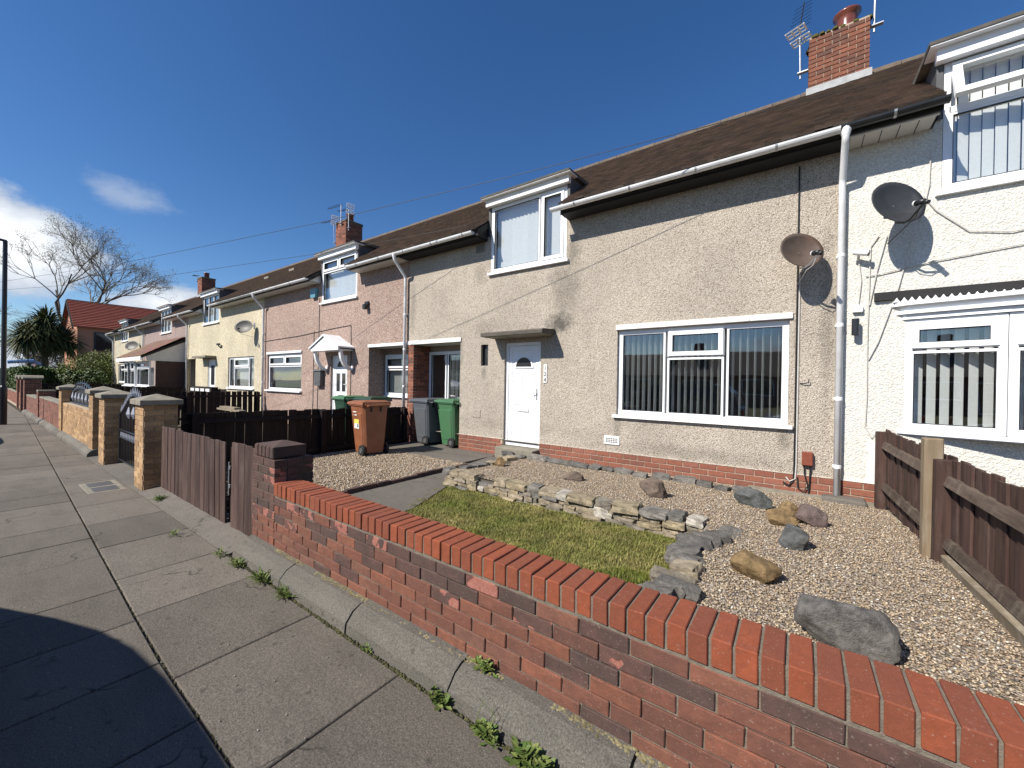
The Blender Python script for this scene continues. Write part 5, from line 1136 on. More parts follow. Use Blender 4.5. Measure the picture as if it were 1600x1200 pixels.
# stones stepping down the right side of the lawn, and a row at the foot of the house
SL = stone_meshes(6, 'stone_grey', 0.17, 0.55)
LE = thing('lawn_edging', 'row of rough grey stones between the lawn and the right hand gravel', 'stone edging', (-0.68, 3.3, 0.13))
y = 4.02
while y > 1.95:
    l = random.uniform(0.17, 0.30); d = random.uniform(0.12, 0.19); h = random.uniform(0.07, 0.13); x = -0.52-0.16*min(1, (4.02-y)/0.9)+0.05*math.sin(y*5)+random.uniform(-0.04, 0.04)
    piece('stone', random.choice(SG+SL+ST[:3]), LE, (x, y, 0.24+h*0.42), (random.uniform(-0.22, 0.22), random.uniform(-0.22, 0.22), random.uniform(-0.55, 0.55)), (l, d, h*1.15)); y -= d*0.78
FE = thing('house_edging', 'broken line of flat grey stones along the foot of the house', 'stone edging', (-2.2, 6.05, 0.22))
x = -4.55
while x < -0.55:
    l = random.uniform(0.16, 0.42)
    if random.random() < 0.88: piece('stone', random.choice(SG+SL), FE, (x+l/2, 5.98+random.uniform(-0.09, 0.08), zg(x, 6.0)+0.025), (random.uniform(-0.15, 0.15), random.uniform(-0.15, 0.15), random.uniform(-0.3, 0.3)), (l, random.uniform(0.14, 0.22), random.uniform(0.07, 0.13)))
    x += l+random.uniform(0.0, 0.06)
hn = struct('haunching', MB().prism([(6.08, 0.12), (6.345, 0.12), (6.345, 0.255), (6.10, 0.215)], 'x', -0.55, 0.98), MT['cap'])
solo('pipe_block', MB().cbox(0.24, 6.10, 0.15, 0.66, 6.30, 0.30, 0.02, 0.012), MT['concrete'], 'rough concrete block under the white downpipe', 'concrete block', (0.45, 6.2, 0.15))

def boulder(label, x, y, sx, sy, sz, mat, rz=0.0, tilt=0.0, seed=0, rough=0.22, cuts=3):
    import bmesh
    bme = bmesh.new(); bmesh.ops.create_icosphere(bme, subdivisions=5, radius=1.0); off = Vector((seed*13.7, seed*7.1, seed*3.3)); rs = random.Random(seed)
    planes = [(Vector((rs.gauss(0, 1), rs.gauss(0, 1), rs.gauss(0, 0.7))).normalized(), rs.uniform(0.52, 0.8)) for _ in range(cuts+6)]
    for v in bme.verts:
        p = v.co.copy()
        for n, d in planes:
            e = p.dot(n)-d
            if e > 0: p -= n*e*0.97
        p *= 1+rough*0.8*mnoise.noise(p*1.3+off)+0.055*mnoise.noise(p*3.7+off)+0.03*abs(mnoise.noise(p*8+off))+0.022*mnoise.noise(p*17+off); v.co = Vector((p.x*sx/2, p.y*sy/2, p.z*sz/2))
    bmesh.ops.rotate(bme, verts=bme.verts, cent=(0, 0, 0), matrix=Matrix.Rotation(tilt, 3, 'Y')); lo = min(v.co.z for v in bme.verts)
    for v in bme.verts: v.co.z -= lo+sz*0.20
    me = bpy.data.meshes.new('boulder'); bme.to_mesh(me); bme.free(); me.polygons.foreach_set('use_smooth', [True]*len(me.polygons)); me.materials.append(MT[mat])
    o = bpy.data.objects.new('boulder', me); COL.objects.link(o); o.location = (x, y, zg(x, y)); o.rotation_euler = (0, 0, rz); return tag(o, label, 'rock', 'loose rocks on the gravel')
boulder('large dark grey boulder close behind the orange coping', 0.21, 2.66, 0.44, 0.33, 0.30, 'rock_grey', 0.15, 0.12, 3, 0.12)
boulder('squat ochre sandstone block nearest the lawn edging', -0.22, 3.20, 0.32, 0.24, 0.25, 'rock_ochre', 0.1, 0.0, 8, 0.10)
boulder('slanting blue grey rock in the middle of the gravel', -0.01, 3.95, 0.27, 0.18, 0.24, 'rock_blue', 0.3, 0.5, 5, 0.15)
boulder('lower rounded brown yellow rock of the leaning pair', -0.13, 4.55, 0.31, 0.2, 0.2, 'rock_ochre', 0.0, -0.15, 12, 0.12)
boulder('upper ochre rock leaning behind its neighbour', -0.06, 4.80, 0.24, 0.2, 0.24, 'rock_ochre', 0.5, 0.3, 14, 0.15)
boulder('mauve grey pointed rock near the downpipe', 0.10, 4.82, 0.34, 0.22, 0.25, 'rock_mauve', -0.1, 0.2, 17, 0.12)
boulder('blue grey rock with white vein near the brick plinth', -0.38, 5.18, 0.40, 0.24, 0.25, 'rock_blue', -0.15, 0.2, 19, 0.12)
boulder('smooth brown boulder behind the stone wall', -1.39, 4.80, 0.38, 0.26, 0.25, 'rock_brown', 0.0, -0.1, 23, 0.08)
boulder('flat brown boulder farther along the stone wall', -2.52, 4.92, 0.32, 0.22, 0.18, 'rock_brown', 0.2, 0.0, 25, 0.08)
boulder('small ochre rock by the front door corner', -3.86, 5.02, 0.22, 0.17, 0.19, 'rock_ochre', 0.3, 0.0, 29, 0.1)

# ------------------------------------------------------------------ fences
def fence_line(label, a, b, ztop, zbot, mat, bw=0.12, gap=0.012, rails=(0.3, 0.85), post=True, side=1, thick=0.018, jit=0.012, slope=0.0, railmat=None, posts=(), postmat=None, group='timber garden fences', name='timber_fence', overlap=False):
    t = thing(name, label, 'fence', ((a[0]+b[0])/2, (a[1]+b[1])/2, zbot), group=group)
    L = math.hypot(b[0]-a[0], b[1]-a[1]); u = ((b[0]-a[0])/L, (b[1]-a[1])/L); ang = math.atan2(u[1], u[0]); n = (-u[1]*side, u[0]*side)
    H = ztop-zbot; ms = []
    for _ in range(4):
        m = MB().cbox(-bw/2, -thick/2, 0, bw/2, thick/2, H, 0.003, 0.002).mesh('board'); m.materials.append(MT[mat]); ms.append(m)
    p = bw/2; k = 0
    while p < L:
        piece('board', random.choice(ms), t, (a[0]+u[0]*p+n[0]*(0.012*(k % 2) if overlap else 0), a[1]+u[1]*p+n[1]*(0.012*(k % 2) if overlap else 0), zbot+random.uniform(-jit, jit)+slope*p), (random.uniform(-0.006, 0.006), random.uniform(-0.012, 0.012), ang+random.uniform(-0.03, 0.03))); p += bw+gap; k += 1
    for f in rails:
        z0 = zbot+H*f; r = MB()
        c = [(a[0]+n[0]*0.012, a[1]+n[1]*0.012, z0), (b[0]+n[0]*0.012, b[1]+n[1]*0.012, z0+slope*L)]
        q = []
        for (cx, cy, cz) in c:
            for (d, e) in ((0.0, 0.0), (0.055, 0.0), (0.035, 0.07), (0.0, 0.07)): q.append((cx+n[0]*d, cy+n[1]*d, cz+e))
        r.add(q, [(3, 2, 1, 0), (4, 5, 6, 7), (0, 1, 5, 4), (1, 2, 6, 5), (2, 3, 7, 6), (3, 0, 4, 7)]); part('rail', r, MT[railmat or mat], t)
    for d in posts:
        cx, cy = a[0]+u[0]*d+n[0]*0.055, a[1]+u[1]*d+n[1]*0.055
        part('post', MB().cbox(cx-0.048, cy-0.048, 0.0, cx+0.048, cy+0.048, ztop+slope*d-0.02, 0.005, 0.003), MT[postmat or mat], t)
    return t
# between the buff house and the white house, with rails facing us
FR = fence_line('brown overlapped board fence on the right with mossy rails', (0.82, 6.30), (1.10, 1.85), 1.135, 0.28, 'fence_red', 0.122, -0.006, (0.22, 0.76), side=-1, slope=-0.021, railmat='rail_old', posts=(0.10, 1.95, 4.2), overlap=True, jit=0.01)
solo('timber_post', MB().cbox(0.79, 4.39, 0.1, 0.905, 4.49, 1.225, 0.008, 0.004), MT['post_new'], 'pale new timber post in front of the right hand fence', 'post', (0.85, 4.44, 0.25))
gb = MB().cbox(-0.022, -1.2, -0.06, 0.022, 1.2, 0.06, 0.006, 0.004).mesh('timber_board'); gb.materials.append(MT['timber_old'])
o = piece('timber_board', gb, None, (0.965, 3.05, 0.33), (0, R(-12), R(3.5))); tag(o, 'weathered grey board lying against the foot of the right fence', 'board')
solo('plastic_scrap', MB().add([(0.90, 4.12, 0.31), (0.955, 4.10, 0.325), (0.965, 3.92, 0.335), (0.935, 3.80, 0.315), (0.91, 3.95, 0.345), (0.945, 4.02, 0.36)], [(0, 1, 5), (1, 2, 5), (2, 4, 5), (4, 0, 5), (2, 3, 4), (0, 4, 3)]), MT['blue_bag'], 'crumpled scrap of blue plastic by the right fence foot', 'litter', (0.93, 3.95, 0.31))
# dark fence along the drive, shaded side to us
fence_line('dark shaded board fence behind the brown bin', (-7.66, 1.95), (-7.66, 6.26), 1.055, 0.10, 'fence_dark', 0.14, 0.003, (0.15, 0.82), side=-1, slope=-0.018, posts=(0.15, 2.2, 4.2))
# board gates to the drive
fence_line('brown vertical board gate across the drive beside the tan pillar', (-7.34, 1.655), (-5.03, 1.655), 0.905, 0.03, 'fence_grey', 0.145, 0.014, (0.18, 0.72), side=1, slope=0.004, group='board gates', name='drive_gate', jit=0.008)
fence_line('narrow board gate leaf against the brick pillar', (-4.82, 1.66), (-4.16, 1.66), 0.93, 0.04, 'fence_grey', 0.155, 0.012, (0.2, 0.72), side=1, group='board gates', name='drive_gate', jit=0.008)
gl_ = thing('gate_post', 'black gate post with bolt between the two board gates', 'post', (-4.93, 1.70, 0.0))
part('shaft', MB().cbox(-4.99, 1.69, 0.0, -4.87, 1.78, 0.86, 0.006), MT['fence_dark'], gl_)
part('bolt', MB().tube([(-4.95, 1.675, 0.35), (-4.95, 1.675, 0.7)], 0.008, 6).cbox(-4.975, 1.672, 0.42, -4.925, 1.69, 0.46, 0.003).cbox(-4.975, 1.672, 0.62, -4.925, 1.69, 0.66, 0.003), MT['steel'], gl_)
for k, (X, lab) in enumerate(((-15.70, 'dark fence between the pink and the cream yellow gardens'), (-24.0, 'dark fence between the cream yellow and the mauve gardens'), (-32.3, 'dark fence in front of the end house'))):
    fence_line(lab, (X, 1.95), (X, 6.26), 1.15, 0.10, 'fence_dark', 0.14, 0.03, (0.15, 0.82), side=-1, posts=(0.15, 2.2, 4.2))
fence_line('dark fence panel under the yellow house window', (-19.4, 5.2), (-15.8, 5.2), 1.22, 0.1, 'fence_dark', 0.14, 0.02, (0.15, 0.82), side=1)

# ------------------------------------------------------------------ neighbours' front walls
def brick_pier(label, x0, x1, y0, y1, zt, cols, cap='pyramid', group='brick gate piers'):
    t = thing('gate_pier', label, 'pillar', ((x0+x1)/2, (y0+y1)/2, 0), group=group)
    part('mortar_core', MB().box(x0+0.004, y0+0.004, -0.02, x1-0.004, y1-0.004, zt), MT['mortar_pale'], t)
    b = MB(); bricks(b, (x0, y0, 0), (1, 0), (0, -1), 0, x1-x0, 0.0, zt, cols, back=-0.003); bricks(b, (x1, y0, 0), (0, 1), (1, 0), 0, y1-y0, 0.0, zt, cols, back=-0.003); bricks(b, (x1, y1, 0), (-1, 0), (0, 1), 0, x1-x0, 0, zt, cols, back=-0.003); bricks(b, (x0, y1, 0), (0, -1), (-1, 0), 0, y1-y0, 0, zt, cols, back=-0.003)
    part('bricks', b, MT['bricks_joined'], t, col=True, kind='stuff')
    cx, cy = (x0+x1)/2, (y0+y1)/2; e = 0.055
    if cap == 'pyramid':
        c = MB().cbox(x0-e, y0-e, zt, x1+e, y1+e, zt+0.075, 0.006)
        c.add([(x0-e+0.006, y0-e+0.006, zt+0.074), (x1+e-0.006, y0-e+0.006, zt+0.074), (x1+e-0.006, y1+e-0.006, zt+0.074), (x0-e+0.006, y1+e-0.006, zt+0.074), (cx, cy, zt+0.155)], [(0, 1, 4), (1, 2, 4), (2, 3, 4), (3, 0, 4)])
    elif cap == 'round':
        c = MB().prism([(x0-e, zt), (x1+e, zt), (x1+e, zt+0.06), (x1-0.05, zt+0.13), (cx, zt+0.16), (x0+0.05, zt+0.13), (x0-e, zt+0.06)], 'y', y0-e, y1+e)
    else: c = MB().cbox(x0-0.01, y0-0.01, zt, x1+0.01, y1+0.01, zt+0.05, 0.006)
    part('cap', c, MT['cap'], t); return t
def brick_wall(label, x0, x1, y0, y1, zt, cols, coping=True, zb=0.12):
    t = thing('front_wall', label, 'wall', ((x0+x1)/2, y0, zb), group='front walls of the other houses')
    part('mortar_core', MB().box(x0, y0+0.004, 0.0, x1, y1-0.004, zt), MT['mortar_pale'], t)
    b = MB(); bricks(b, (x0, y0, 0), (1, 0), (0, -1), 0, x1-x0, zb, zt, cols, back=-0.003); bricks(b, (x1, y0, 0), (0, 1), (1, 0), 0, y1-y0, zb, zt, cols, back=-0.003); part('bricks', b, MT['bricks_joined'], t, col=True, kind='stuff')
    if coping: part('coping', MB().cbox(x0, y0-0.01, zt, x1, y1+0.01, zt+0.055, 0.008), MT['cap' if coping == 1 else 'brick_dark'], t)
    return t
DRED = [(0.19, 0.085, 0.06), (0.23, 0.10, 0.07), (0.16, 0.075, 0.055)]
brick_pier('tan brick pier with pyramid cap beside the board gate', -7.86, -7.40, 1.47, 1.84, 1.20, TAN)
brick_pier('tan brick pier with pyramid cap on the far side of the iron gate', -10.52, -10.06, 1.47, 1.85, 1.20, TAN)
brick_pier('tan brick pier at the near end of the tan wall', -11.80, -11.36, 1.50, 1.85, 1.24, TAN)
brick_pier('tan brick pier at the far end of the tan wall', -16.2, -15.76, 1.50, 1.85, 1.22, TAN)
brick_wall('tan brick front wall below the iron arch panel', -15.76, -11.80, 1.53, 1.75, 0.88, TAN, coping=False)
brick_wall('red brown brick wall beyond the tan wall', -21.4, -16.2, 1.53, 1.75, 0.80, DRED)
brick_pier('low red brown pier with flat cap', -21.9, -21.4, 1.50, 1.9, 1.02, DRED, cap='flat')
brick_wall('far red brown brick wall with flat coping', -26.3, -21.9, 1.53, 1.75, 0.72, DRED)
for k, (X, l) in enumerate(((-26.75, 'first'), (-28.6, 'second'), (-30.6, 'third'))):
    brick_pier(l+' of the three far round capped brick piers', X-0.25, X+0.25, 1.48, 1.95, 1.42, DRED, cap='round')
brick_wall('short brick wall between the far round capped piers', -30.35, -28.85, 1.53, 1.75, 0.75, RED, coping=False); brick_wall('farthest brick wall by the hedge', -40, -30.85, 1.53, 1.75, 0.70, RED, coping=1)

# iron gate with bell top and the arch panel on the tan wall
IG = thing('iron_gate', 'black iron bell topped gate with silver spearheads between tan piers', 'gate', (-8.95, 1.66, 0.0))
gx0, gx1, gy = -9.98, -7.90, 1.66
def bell(x): t = (x-gx0)/(gx1-gx0); return 0.92+0.36*math.sin(math.pi*t)**1.6
fr = MB()
for xx in (gx0, gx1): fr.tube([(xx, gy, 0.06), (xx, gy, bell(xx)+0.02)], 0.018, 6)
for zz in (0.10, 0.50, 0.64): fr.tube([(gx0, gy, zz), (gx1, gy, zz)], 0.014, 6)
fr.tube([(gx0+(gx1-gx0)*k/24, gy, bell(gx0+(gx1-gx0)*k/24)) for k in range(25)], 0.016, 6)
part('frame', fr, MT['iron'], IG)
nb = 19
for k in range(1, nb):
    x = gx0+(gx1-gx0)*k/nb; part('bar', MB().tube([(x, gy, 0.10), (x, gy, bell(x))], 0.0085, 5), MT['iron'], IG)
    part('spearhead', MB().lathe([(0.005, 0), (0.007, 0.02), (0.013, 0.045), (0.008, 0.09), (0.002, 0.15)], (x, gy, bell(x)), 6), MT['silver'], IG)
    part('collar', MB().lathe([(0.009, 0.51), (0.013, 0.545), (0.009, 0.60), (0.003, 0.635)], (x, gy, 0), 6), MT['silver'], IG)
for k in (6, 9, 12, 15):
    x = gx0+(gx1-gx0)*k/nb; part('leaf_boss', MB().lathe([(0.004, 0.0), (0.04, 0.09), (0.012, 0.20), (0.002, 0.24)], (x, gy, 0.78+0.10*math.sin(k/19*math.pi)), 4), MT['silver'], IG)
IA = thing('iron_arch_panel', 'black iron arched railing with silver leaves on the tan wall', 'railing', (-13.8, 1.64, 0.88))
for rr in (0.40, 0.52): part('arch', MB().tube([(-13.8+1.75*math.cos(t)*(0.92+rr*0.15), 1.64, 0.90+rr*math.sin(t)) for t in [math.pi*k/20 for k in range(21)]], 0.02, 6), MT['iron'], IA)
part('bottom_rail', MB().tube([(-15.6, 1.64, 0.91), (-12.0, 1.64, 0.91)], 0.018, 6), MT['iron'], IA)
part('back_plate', MB().prism([(-13.8+1.62*math.cos(t), 0.90+0.38*math.sin(t)) for t in [math.pi*k/16 for k in range(17)]], 'y', 1.655, 1.665), MT['iron'], IA)
for k in range(-7, 8):
    t = math.pi/2-k*0.17; x = -13.8+1.75*math.cos(t); part('arch_spear', MB().tube([(x*1.0, 1.64, 0.90+0.40*math.sin(t)), (x+0.03*k/7, 1.64, 0.90+0.60*math.sin(t))], [0.010, 0.003], 5), MT['silver'], IA)
for k in range(6): part('leaf_boss', MB().lathe([(0.004, 0.0), (0.035, 0.08), (0.012, 0.19), (0.002, 0.22)], (-15.0+k*0.48, 1.62, 0.97), 4), MT['silver'], IA)

# ------------------------------------------------------------------ wheelie bins (front looks along local -X, back with wheels +X)
def wheelie_bin(label, x, y, z, rotz, mat, lidmat=None, sticker=False, H=1.0):
    t = thing('wheelie_bin', label, 'bin', (x, y, z), rotz, 'wheelie bins', local=True); m = MT[mat]
    lo = [(-0.20, -0.20), (0.24, -0.20), (0.24, 0.20), (-0.20, 0.20)]; hi = [(-0.33, -0.265), (0.26, -0.265), (0.26, 0.265), (-0.33, 0.265)]
    def ringv(f, zz, c=0.04):
        o = []
        for i in range(4):
            p = (lo[i][0]+(hi[i][0]-lo[i][0])*f, lo[i][1]+(hi[i][1]-lo[i][1])*f); q = [(lo[(i+d) % 4][0]+(hi[(i+d) % 4][0]-lo[(i+d) % 4][0])*f, lo[(i+d) % 4][1]+(hi[(i+d) % 4][1]-lo[(i+d) % 4][1])*f) for d in (-1, 1)]
            for qq in q:
                d = Vector((qq[0]-p[0], qq[1]-p[1])).normalized(); o.append((p[0]+d.x*c, p[1]+d.y*c, zz))
        return o
    rg = [ringv(0, 0.05), ringv(0.10, 0.13), ringv(0.12, 0.14), ringv(0.86, 0.88*H), ringv(0.9, 0.9*H), ringv(1.0, 0.98*H)]
    vs = [p for r in rg for p in r]; n = 8; fs = [tuple(range(n-1, -1, -1)), tuple((len(rg)-1)*n+k for k in range(n))]
    for i in range(len(rg)-1):
        for k in range(n): fs.append((i*n+k, i*n+(k+1) % n, (i+1)*n+(k+1) % n, (i+1)*n+k))
    part('body', MB().add(vs, fs), m, t)
    rim = MB(); rim.cbox(-0.36, -0.285, 0.955*H, 0.285, 0.285, 0.99*H, 0.01); part('rim', rim, m, t)
    part('side_panel', MB().add([(-0.14, -0.2215, 0.17), (0.17, -0.2215, 0.17), (0.18, -0.2655, 0.82*H), (-0.20, -0.2655, 0.82*H), (-0.15, -0.205, 0.16), (0.18, -0.205, 0.16), (0.19, -0.25, 0.83*H), (-0.21, -0.25, 0.83*H)], [(0, 1, 2, 3), (0, 4, 5, 1), (1, 5, 6, 2), (2, 6, 7, 3), (3, 7, 4, 0)]), m, t)
    for s in (-0.10, 0.10): part('back_rib', MB().box(0.262, s-0.012, 0.86*H, 0.29, s+0.012, 0.955*H), MT['black_plastic'], t)
    lid = MB().add([(-0.39, -0.30, 0.992*H), (0.30, -0.30, 0.992*H), (0.30, 0.30, 0.992*H), (-0.39, 0.30, 0.992*H), (-0.38, -0.29, 1.03*H), (0.29, -0.29, 1.045*H), (0.29, 0.29, 1.045*H), (-0.38, 0.29, 1.03*H), (-0.28, -0.2, 1.06*H), (0.22, -0.2, 1.075*H), (0.22, 0.2, 1.075*H), (-0.28, 0.2, 1.06*H)],
        [(3, 2, 1, 0), (0, 1, 5, 4), (1, 2, 6, 5), (2, 3, 7, 6), (3, 0, 4, 7), (4, 5, 9, 8), (5, 6, 10, 9), (6, 7, 11, 10), (7, 4, 8, 11), (8, 9, 10, 11)])
    l = part('lid', lid, MT[lidmat or mat], t)
    part('handle', MB().tube([(0.29, -0.22, 0.97*H), (0.39, -0.22, 0.985*H), (0.39, 0.22, 0.985*H), (0.29, 0.22, 0.97*H)], 0.016, 8), m, t)
    part('hinge', MB().tube([(0.31, -0.25, 1.0*H), (0.31, 0.25, 1.0*H)], 0.018, 8), MT[lidmat or mat], l)
    for s in (-1, 1):
        wv = MB().lathe([(0.105, -0.025), (0.11, -0.018), (0.11, 0.018), (0.105, 0.025)], (0, 0, 0), 20); wv.rot((0, 0, 0), (1, 0, 0), math.pi/2); wv.v = [(p[0]+0.20, p[1]+s*0.245, p[2]+0.11) for p in wv.v]
        w_ = part('wheel', wv, MT['rubber'], t, smooth=False); hv = MB().lathe([(0.055, -0.004), (0.05, 0.004)], (0, 0, 0), 16).rot((0, 0, 0), (1, 0, 0), math.pi/2); hv.v = [(p[0]+0.20, p[1]+s*0.273, p[2]+0.11) for p in hv.v]; part('hub', hv, MT['grey_plastic'], w_)
    part('axle', MB().tube([(0.20, -0.24, 0.11), (0.20, 0.24, 0.11)], 0.012, 6), MT['steel'], t)
    if sticker:
        part('sticker', MB().add([(-0.13, -0.2535, 0.52), (0.07, -0.2535, 0.52), (0.07, -0.2575, 0.70), (-0.13, -0.2575, 0.70)], [(0, 1, 2, 3)]), MT['paper'], t)
        part('sticker_head', MB().add([(-0.13, -0.2592, 0.62), (0.07, -0.2592, 0.62), (0.07, -0.2612, 0.70), (-0.13, -0.2612, 0.70)], [(0, 1, 2, 3)]), MT['sticker'], t)
        part('sticker_mark', MB().add([(0.0, -0.2562, 0.545), (0.045, -0.2562, 0.545), (0.045, -0.2582, 0.61), (0.0, -0.2582, 0.61)], [(0, 1, 2, 3)]), MT['bin_grey'], t)
        for (a, b, zz) in ((-0.17, -0.02, 0.835), (-0.17, -0.15, 0.77), (-0.10, 0.0, 0.775)):
            part('painted_mark', MB().add([(a, -0.2695, zz), (b, -0.2695, zz), (b, -0.2705, zz+0.018), (a, -0.2705, zz+0.018)], [(0, 1, 2, 3)]), MT['paper'], t)
    return t
wheelie_bin('brown wheelie bin with yellow and white sticker on the gravel drive', -6.98, 4.78, 0.135, R(-8), 'bin_brown', sticker=True)
wheelie_bin('grey wheelie bin in front of the recess', -7.05, 6.42, 0.148, R(-4), 'bin_grey', 'bin_grey', H=1.0)
wheelie_bin('green wheelie bin at the corner of the buff house', -6.36, 6.55, 0.148, R(-5), 'bin_green', H=1.0)
wheelie_bin('dark green bin behind the fence of the pink house, left one', -9.0, 5.6, 0.10, R(-6), 'bin_dark', 'bin_green', H=1.05)
wheelie_bin('grey bodied bin behind the fence of the pink house, right one', -8.25, 5.75, 0.10, R(2), 'bin_grey', 'bin_dark', H=1.05)
# stack of timber on the pink garden's fence
solo('plank_stack', MB().cbox(-10.2, 3.2, 0.92, -9.0, 3.32, 0.96, 0.004).cbox(-10.1, 3.22, 0.961, -9.3, 3.34, 1.0, 0.004), MT['timber_old'], 'pale planks resting in the pink house garden', 'planks', (-9.6, 3.26, 0.92))
tr_ = thing('slatted_trough', 'dark slatted trough with white panels under the yellow house window', 'planter', (-17.4, 5.0, 0.1))
part('box', MB().box(-18.6, 4.95, 0.2, -16.3, 5.15, 1.28), MT['fence_dark'], tr_)
for k in range(4): part('white_panel', MB().box(-18.35+k*0.52, 4.93, 1.12, -17.97+k*0.52, 4.948, 1.22), MT['white_plastic'], tr_)

# ------------------------------------------------------------------ weeds at the kerb
def weed(label, x, y, z, n, size, seed, tall=False, blades=False):
    rs = random.Random(seed); m = MB()
    for k in range(n):
        a = rs.uniform(0, 6.283); r = rs.uniform(0, size*0.6); L = size*rs.uniform(0.35, 0.9)*(1.0 if blades else 0.62); lift = rs.uniform(0.2, 1.2); wdt = L*(0.06 if blades else rs.uniform(0.2, 0.38))
        px, py, pz = x+r*math.cos(a)*1.3, y+r*math.sin(a)*0.5, z+rs.uniform(0, size*0.5)*(0.2 if blades else 1)
        a2 = rs.uniform(0, 6.283); d = Vector((math.cos(a2), math.sin(a2), 0)); s = Vector((-d.y, d.x, rs.uniform(-0.3, 0.3))); u = d*math.cos(lift)+Vector((0, 0, math.sin(lift)))
        b = Vector((px, py, pz)); c = rs.uniform(0, 1); mid = b+u*L*0.5; tip = b+u*L*0.9+d*L*0.15-Vector((0, 0, L*0.1))
        m.add([b, mid+s*wdt, tip, mid-s*wdt, mid-Vector((0, 0, wdt*0.3))], [(0, 1, 4), (1, 2, 4), (2, 3, 4), (3, 0, 4)], (c, c, c))
    if tall:
        for k in range(3): m.tube([(x, y, z), (x+rs.uniform(-0.05, 0.05), y+rs.uniform(-0.03, 0.03), z+size*1.1), (x+rs.uniform(-0.08, 0.08), y+rs.uniform(-0.05, 0.02), z+size*1.9)], [0.002, 0.0015, 0.001], 4, (0.5, 0.5, 0.5))
    return solo('weed', m, MT['weed'], label, 'weed', (x, y, z), 'weeds along the kerb', col=True)
weed('leafy weed clump at the kerb foot farthest from the bottom edge', -1.42, 1.395, 0.0, 110, 0.085, 1); weed('weed with tall bare stalks at the kerb foot', -1.12, 1.385, 0.0, 150, 0.09, 2, True); weed('biggest green weed at the bottom edge of the picture', -0.86, 1.375, 0.0, 240, 0.13, 3)
weed('dark weed growing from the wall base on top of the kerb', -1.27, 1.56, 0.14, 130, 0.075, 4); weed('small sprig halfway along the kerb foot', -2.05, 1.405, 0.0, 34, 0.05, 5)
for k, (xx, yy, nn, ss, lab) in enumerate(((-3.42, 1.40, 160, 0.14, 'bright grass tuft at the kerb beside the brick pillar'), (-3.05, 1.40, 130, 0.12, 'grass tuft with seed stalks next along the kerb'), (-3.85, 1.38, 130, 0.11, 'low grass tuft at the kerb end'), (-4.2, 1.36, 40, 0.10, 'thin grass tuft by the board gate'), (-5.1, 1.25, 36, 0.10, 'lone grass tuft in a paving joint before the gate'), (-6.7, 1.5, 160, 0.12, 'dry grass clump at the foot of the tan pier'), (-3.35, 1.62, 20, 0.05, 'tiny tuft at the foot of the brick pillar'))):
    weed(lab, xx, yy, 0.0 if k < 6 else 0.14, nn, ss, 20+k, False, True)
mo = MB(); rs = random.Random(3)
for k in range(900):
    xx = -4.4+4.3*rs.random()**0.8; yy = 1.408+rs.gauss(0, 0.006); r_ = rs.uniform(0.003, 0.010); c = rs.uniform(0, 1)
    mo.lathe([(r_, -0.002), (r_*0.7, r_*0.5), (0.0005, r_*0.8)], (xx, yy, 0.0), 5, (c, c, c))
for k in range(500):
    xx = -12+11.5*rs.random(); yy = jointY(xx)+rs.gauss(0, 0.003); r_ = rs.uniform(0.002, 0.006); c = rs.uniform(0, 1); mo.lathe([(r_, -0.008), (r_*0.7, r_*0.3-0.004), (0.0005, r_*0.5-0.004)], (xx, yy, 0.0), 5, (c, c, c))
struct('joint_moss', mo, m_leaf('moss_speck', (0.045, 0.04, 0.022), (0.085, 0.085, 0.03)), col=True, kind='stuff')
lt = MB()
for k in range(40): lt.lathe([(0.004, 0.0), (0.003, 0.004), (0.0005, 0.005)], (rs.uniform(-5, -0.6), rs.uniform(0.2, 1.38), 0.0), 6)
kl = MB()
for k in range(1500):
    xx = -3.6+4.2*rs.random(); yy = 1.572+rs.gauss(0, 0.012); r_ = rs.uniform(0.004, 0.011); c = rs.uniform(0, 1)
    if mnoise.noise((xx*2.5, 0, 0)) > -0.15: kl.lathe([(r_, -0.004), (r_*0.8, r_*0.25), (0.0005, r_*0.4)], (xx, min(yy, 1.585), 0.143), 5, (c, c, c))
struct('kerb_lichen', kl, m_leaf('lichen', (0.14, 0.12, 0.06), (0.27, 0.235, 0.13)), col=True, kind='stuff')
struct('white_grit', lt, MT['stone_white'], kind='stuff')

# ------------------------------------------------------------------ planting down the street
def leaf_cloud(mb, c, r, n, size, rs, sq=1.0):
    for _ in range(n):
        while True:
            p = Vector((rs.uniform(-1, 1), rs.uniform(-1, 1), rs.uniform(-1, 1)))
            if 0.25 < p.length < 1 and rs.random() < p.length**1.5: break
        k = 1+0.25*mnoise.noise(p*2.5+Vector(c)); q = Vector((c[0]+p.x*r[0]*k, c[1]+p.y*r[1]*k, c[2]+p.z*r[2]*k))
        a = Vector((rs.gauss(0, 1), rs.gauss(0, 1), rs.gauss(0, 1))).normalized()*size*rs.uniform(0.6, 1.3); b = a.orthogonal().normalized()*size*0.5*sq; cc = rs.uniform(0, 1)
        mb.add([q-a, q+b, q+a, q-b], [(0, 1, 2, 3)], (cc, cc, cc))
    return mb
rs = random.Random(9)
pm_ = thing('palm_tree', 'dark spiky palm like tree in a front garden down the street', 'tree', (-36.4, 2.7, 0))
part('trunk', MB().tube([(-36.4, 2.7, 0), (-36.3, 2.75, 1.2), (-36.45, 2.8, 2.4), (-36.4, 2.75, 3.6)], [0.20, 0.16, 0.14, 0.12], 9), MT['bark'], pm_)
cr = MB()
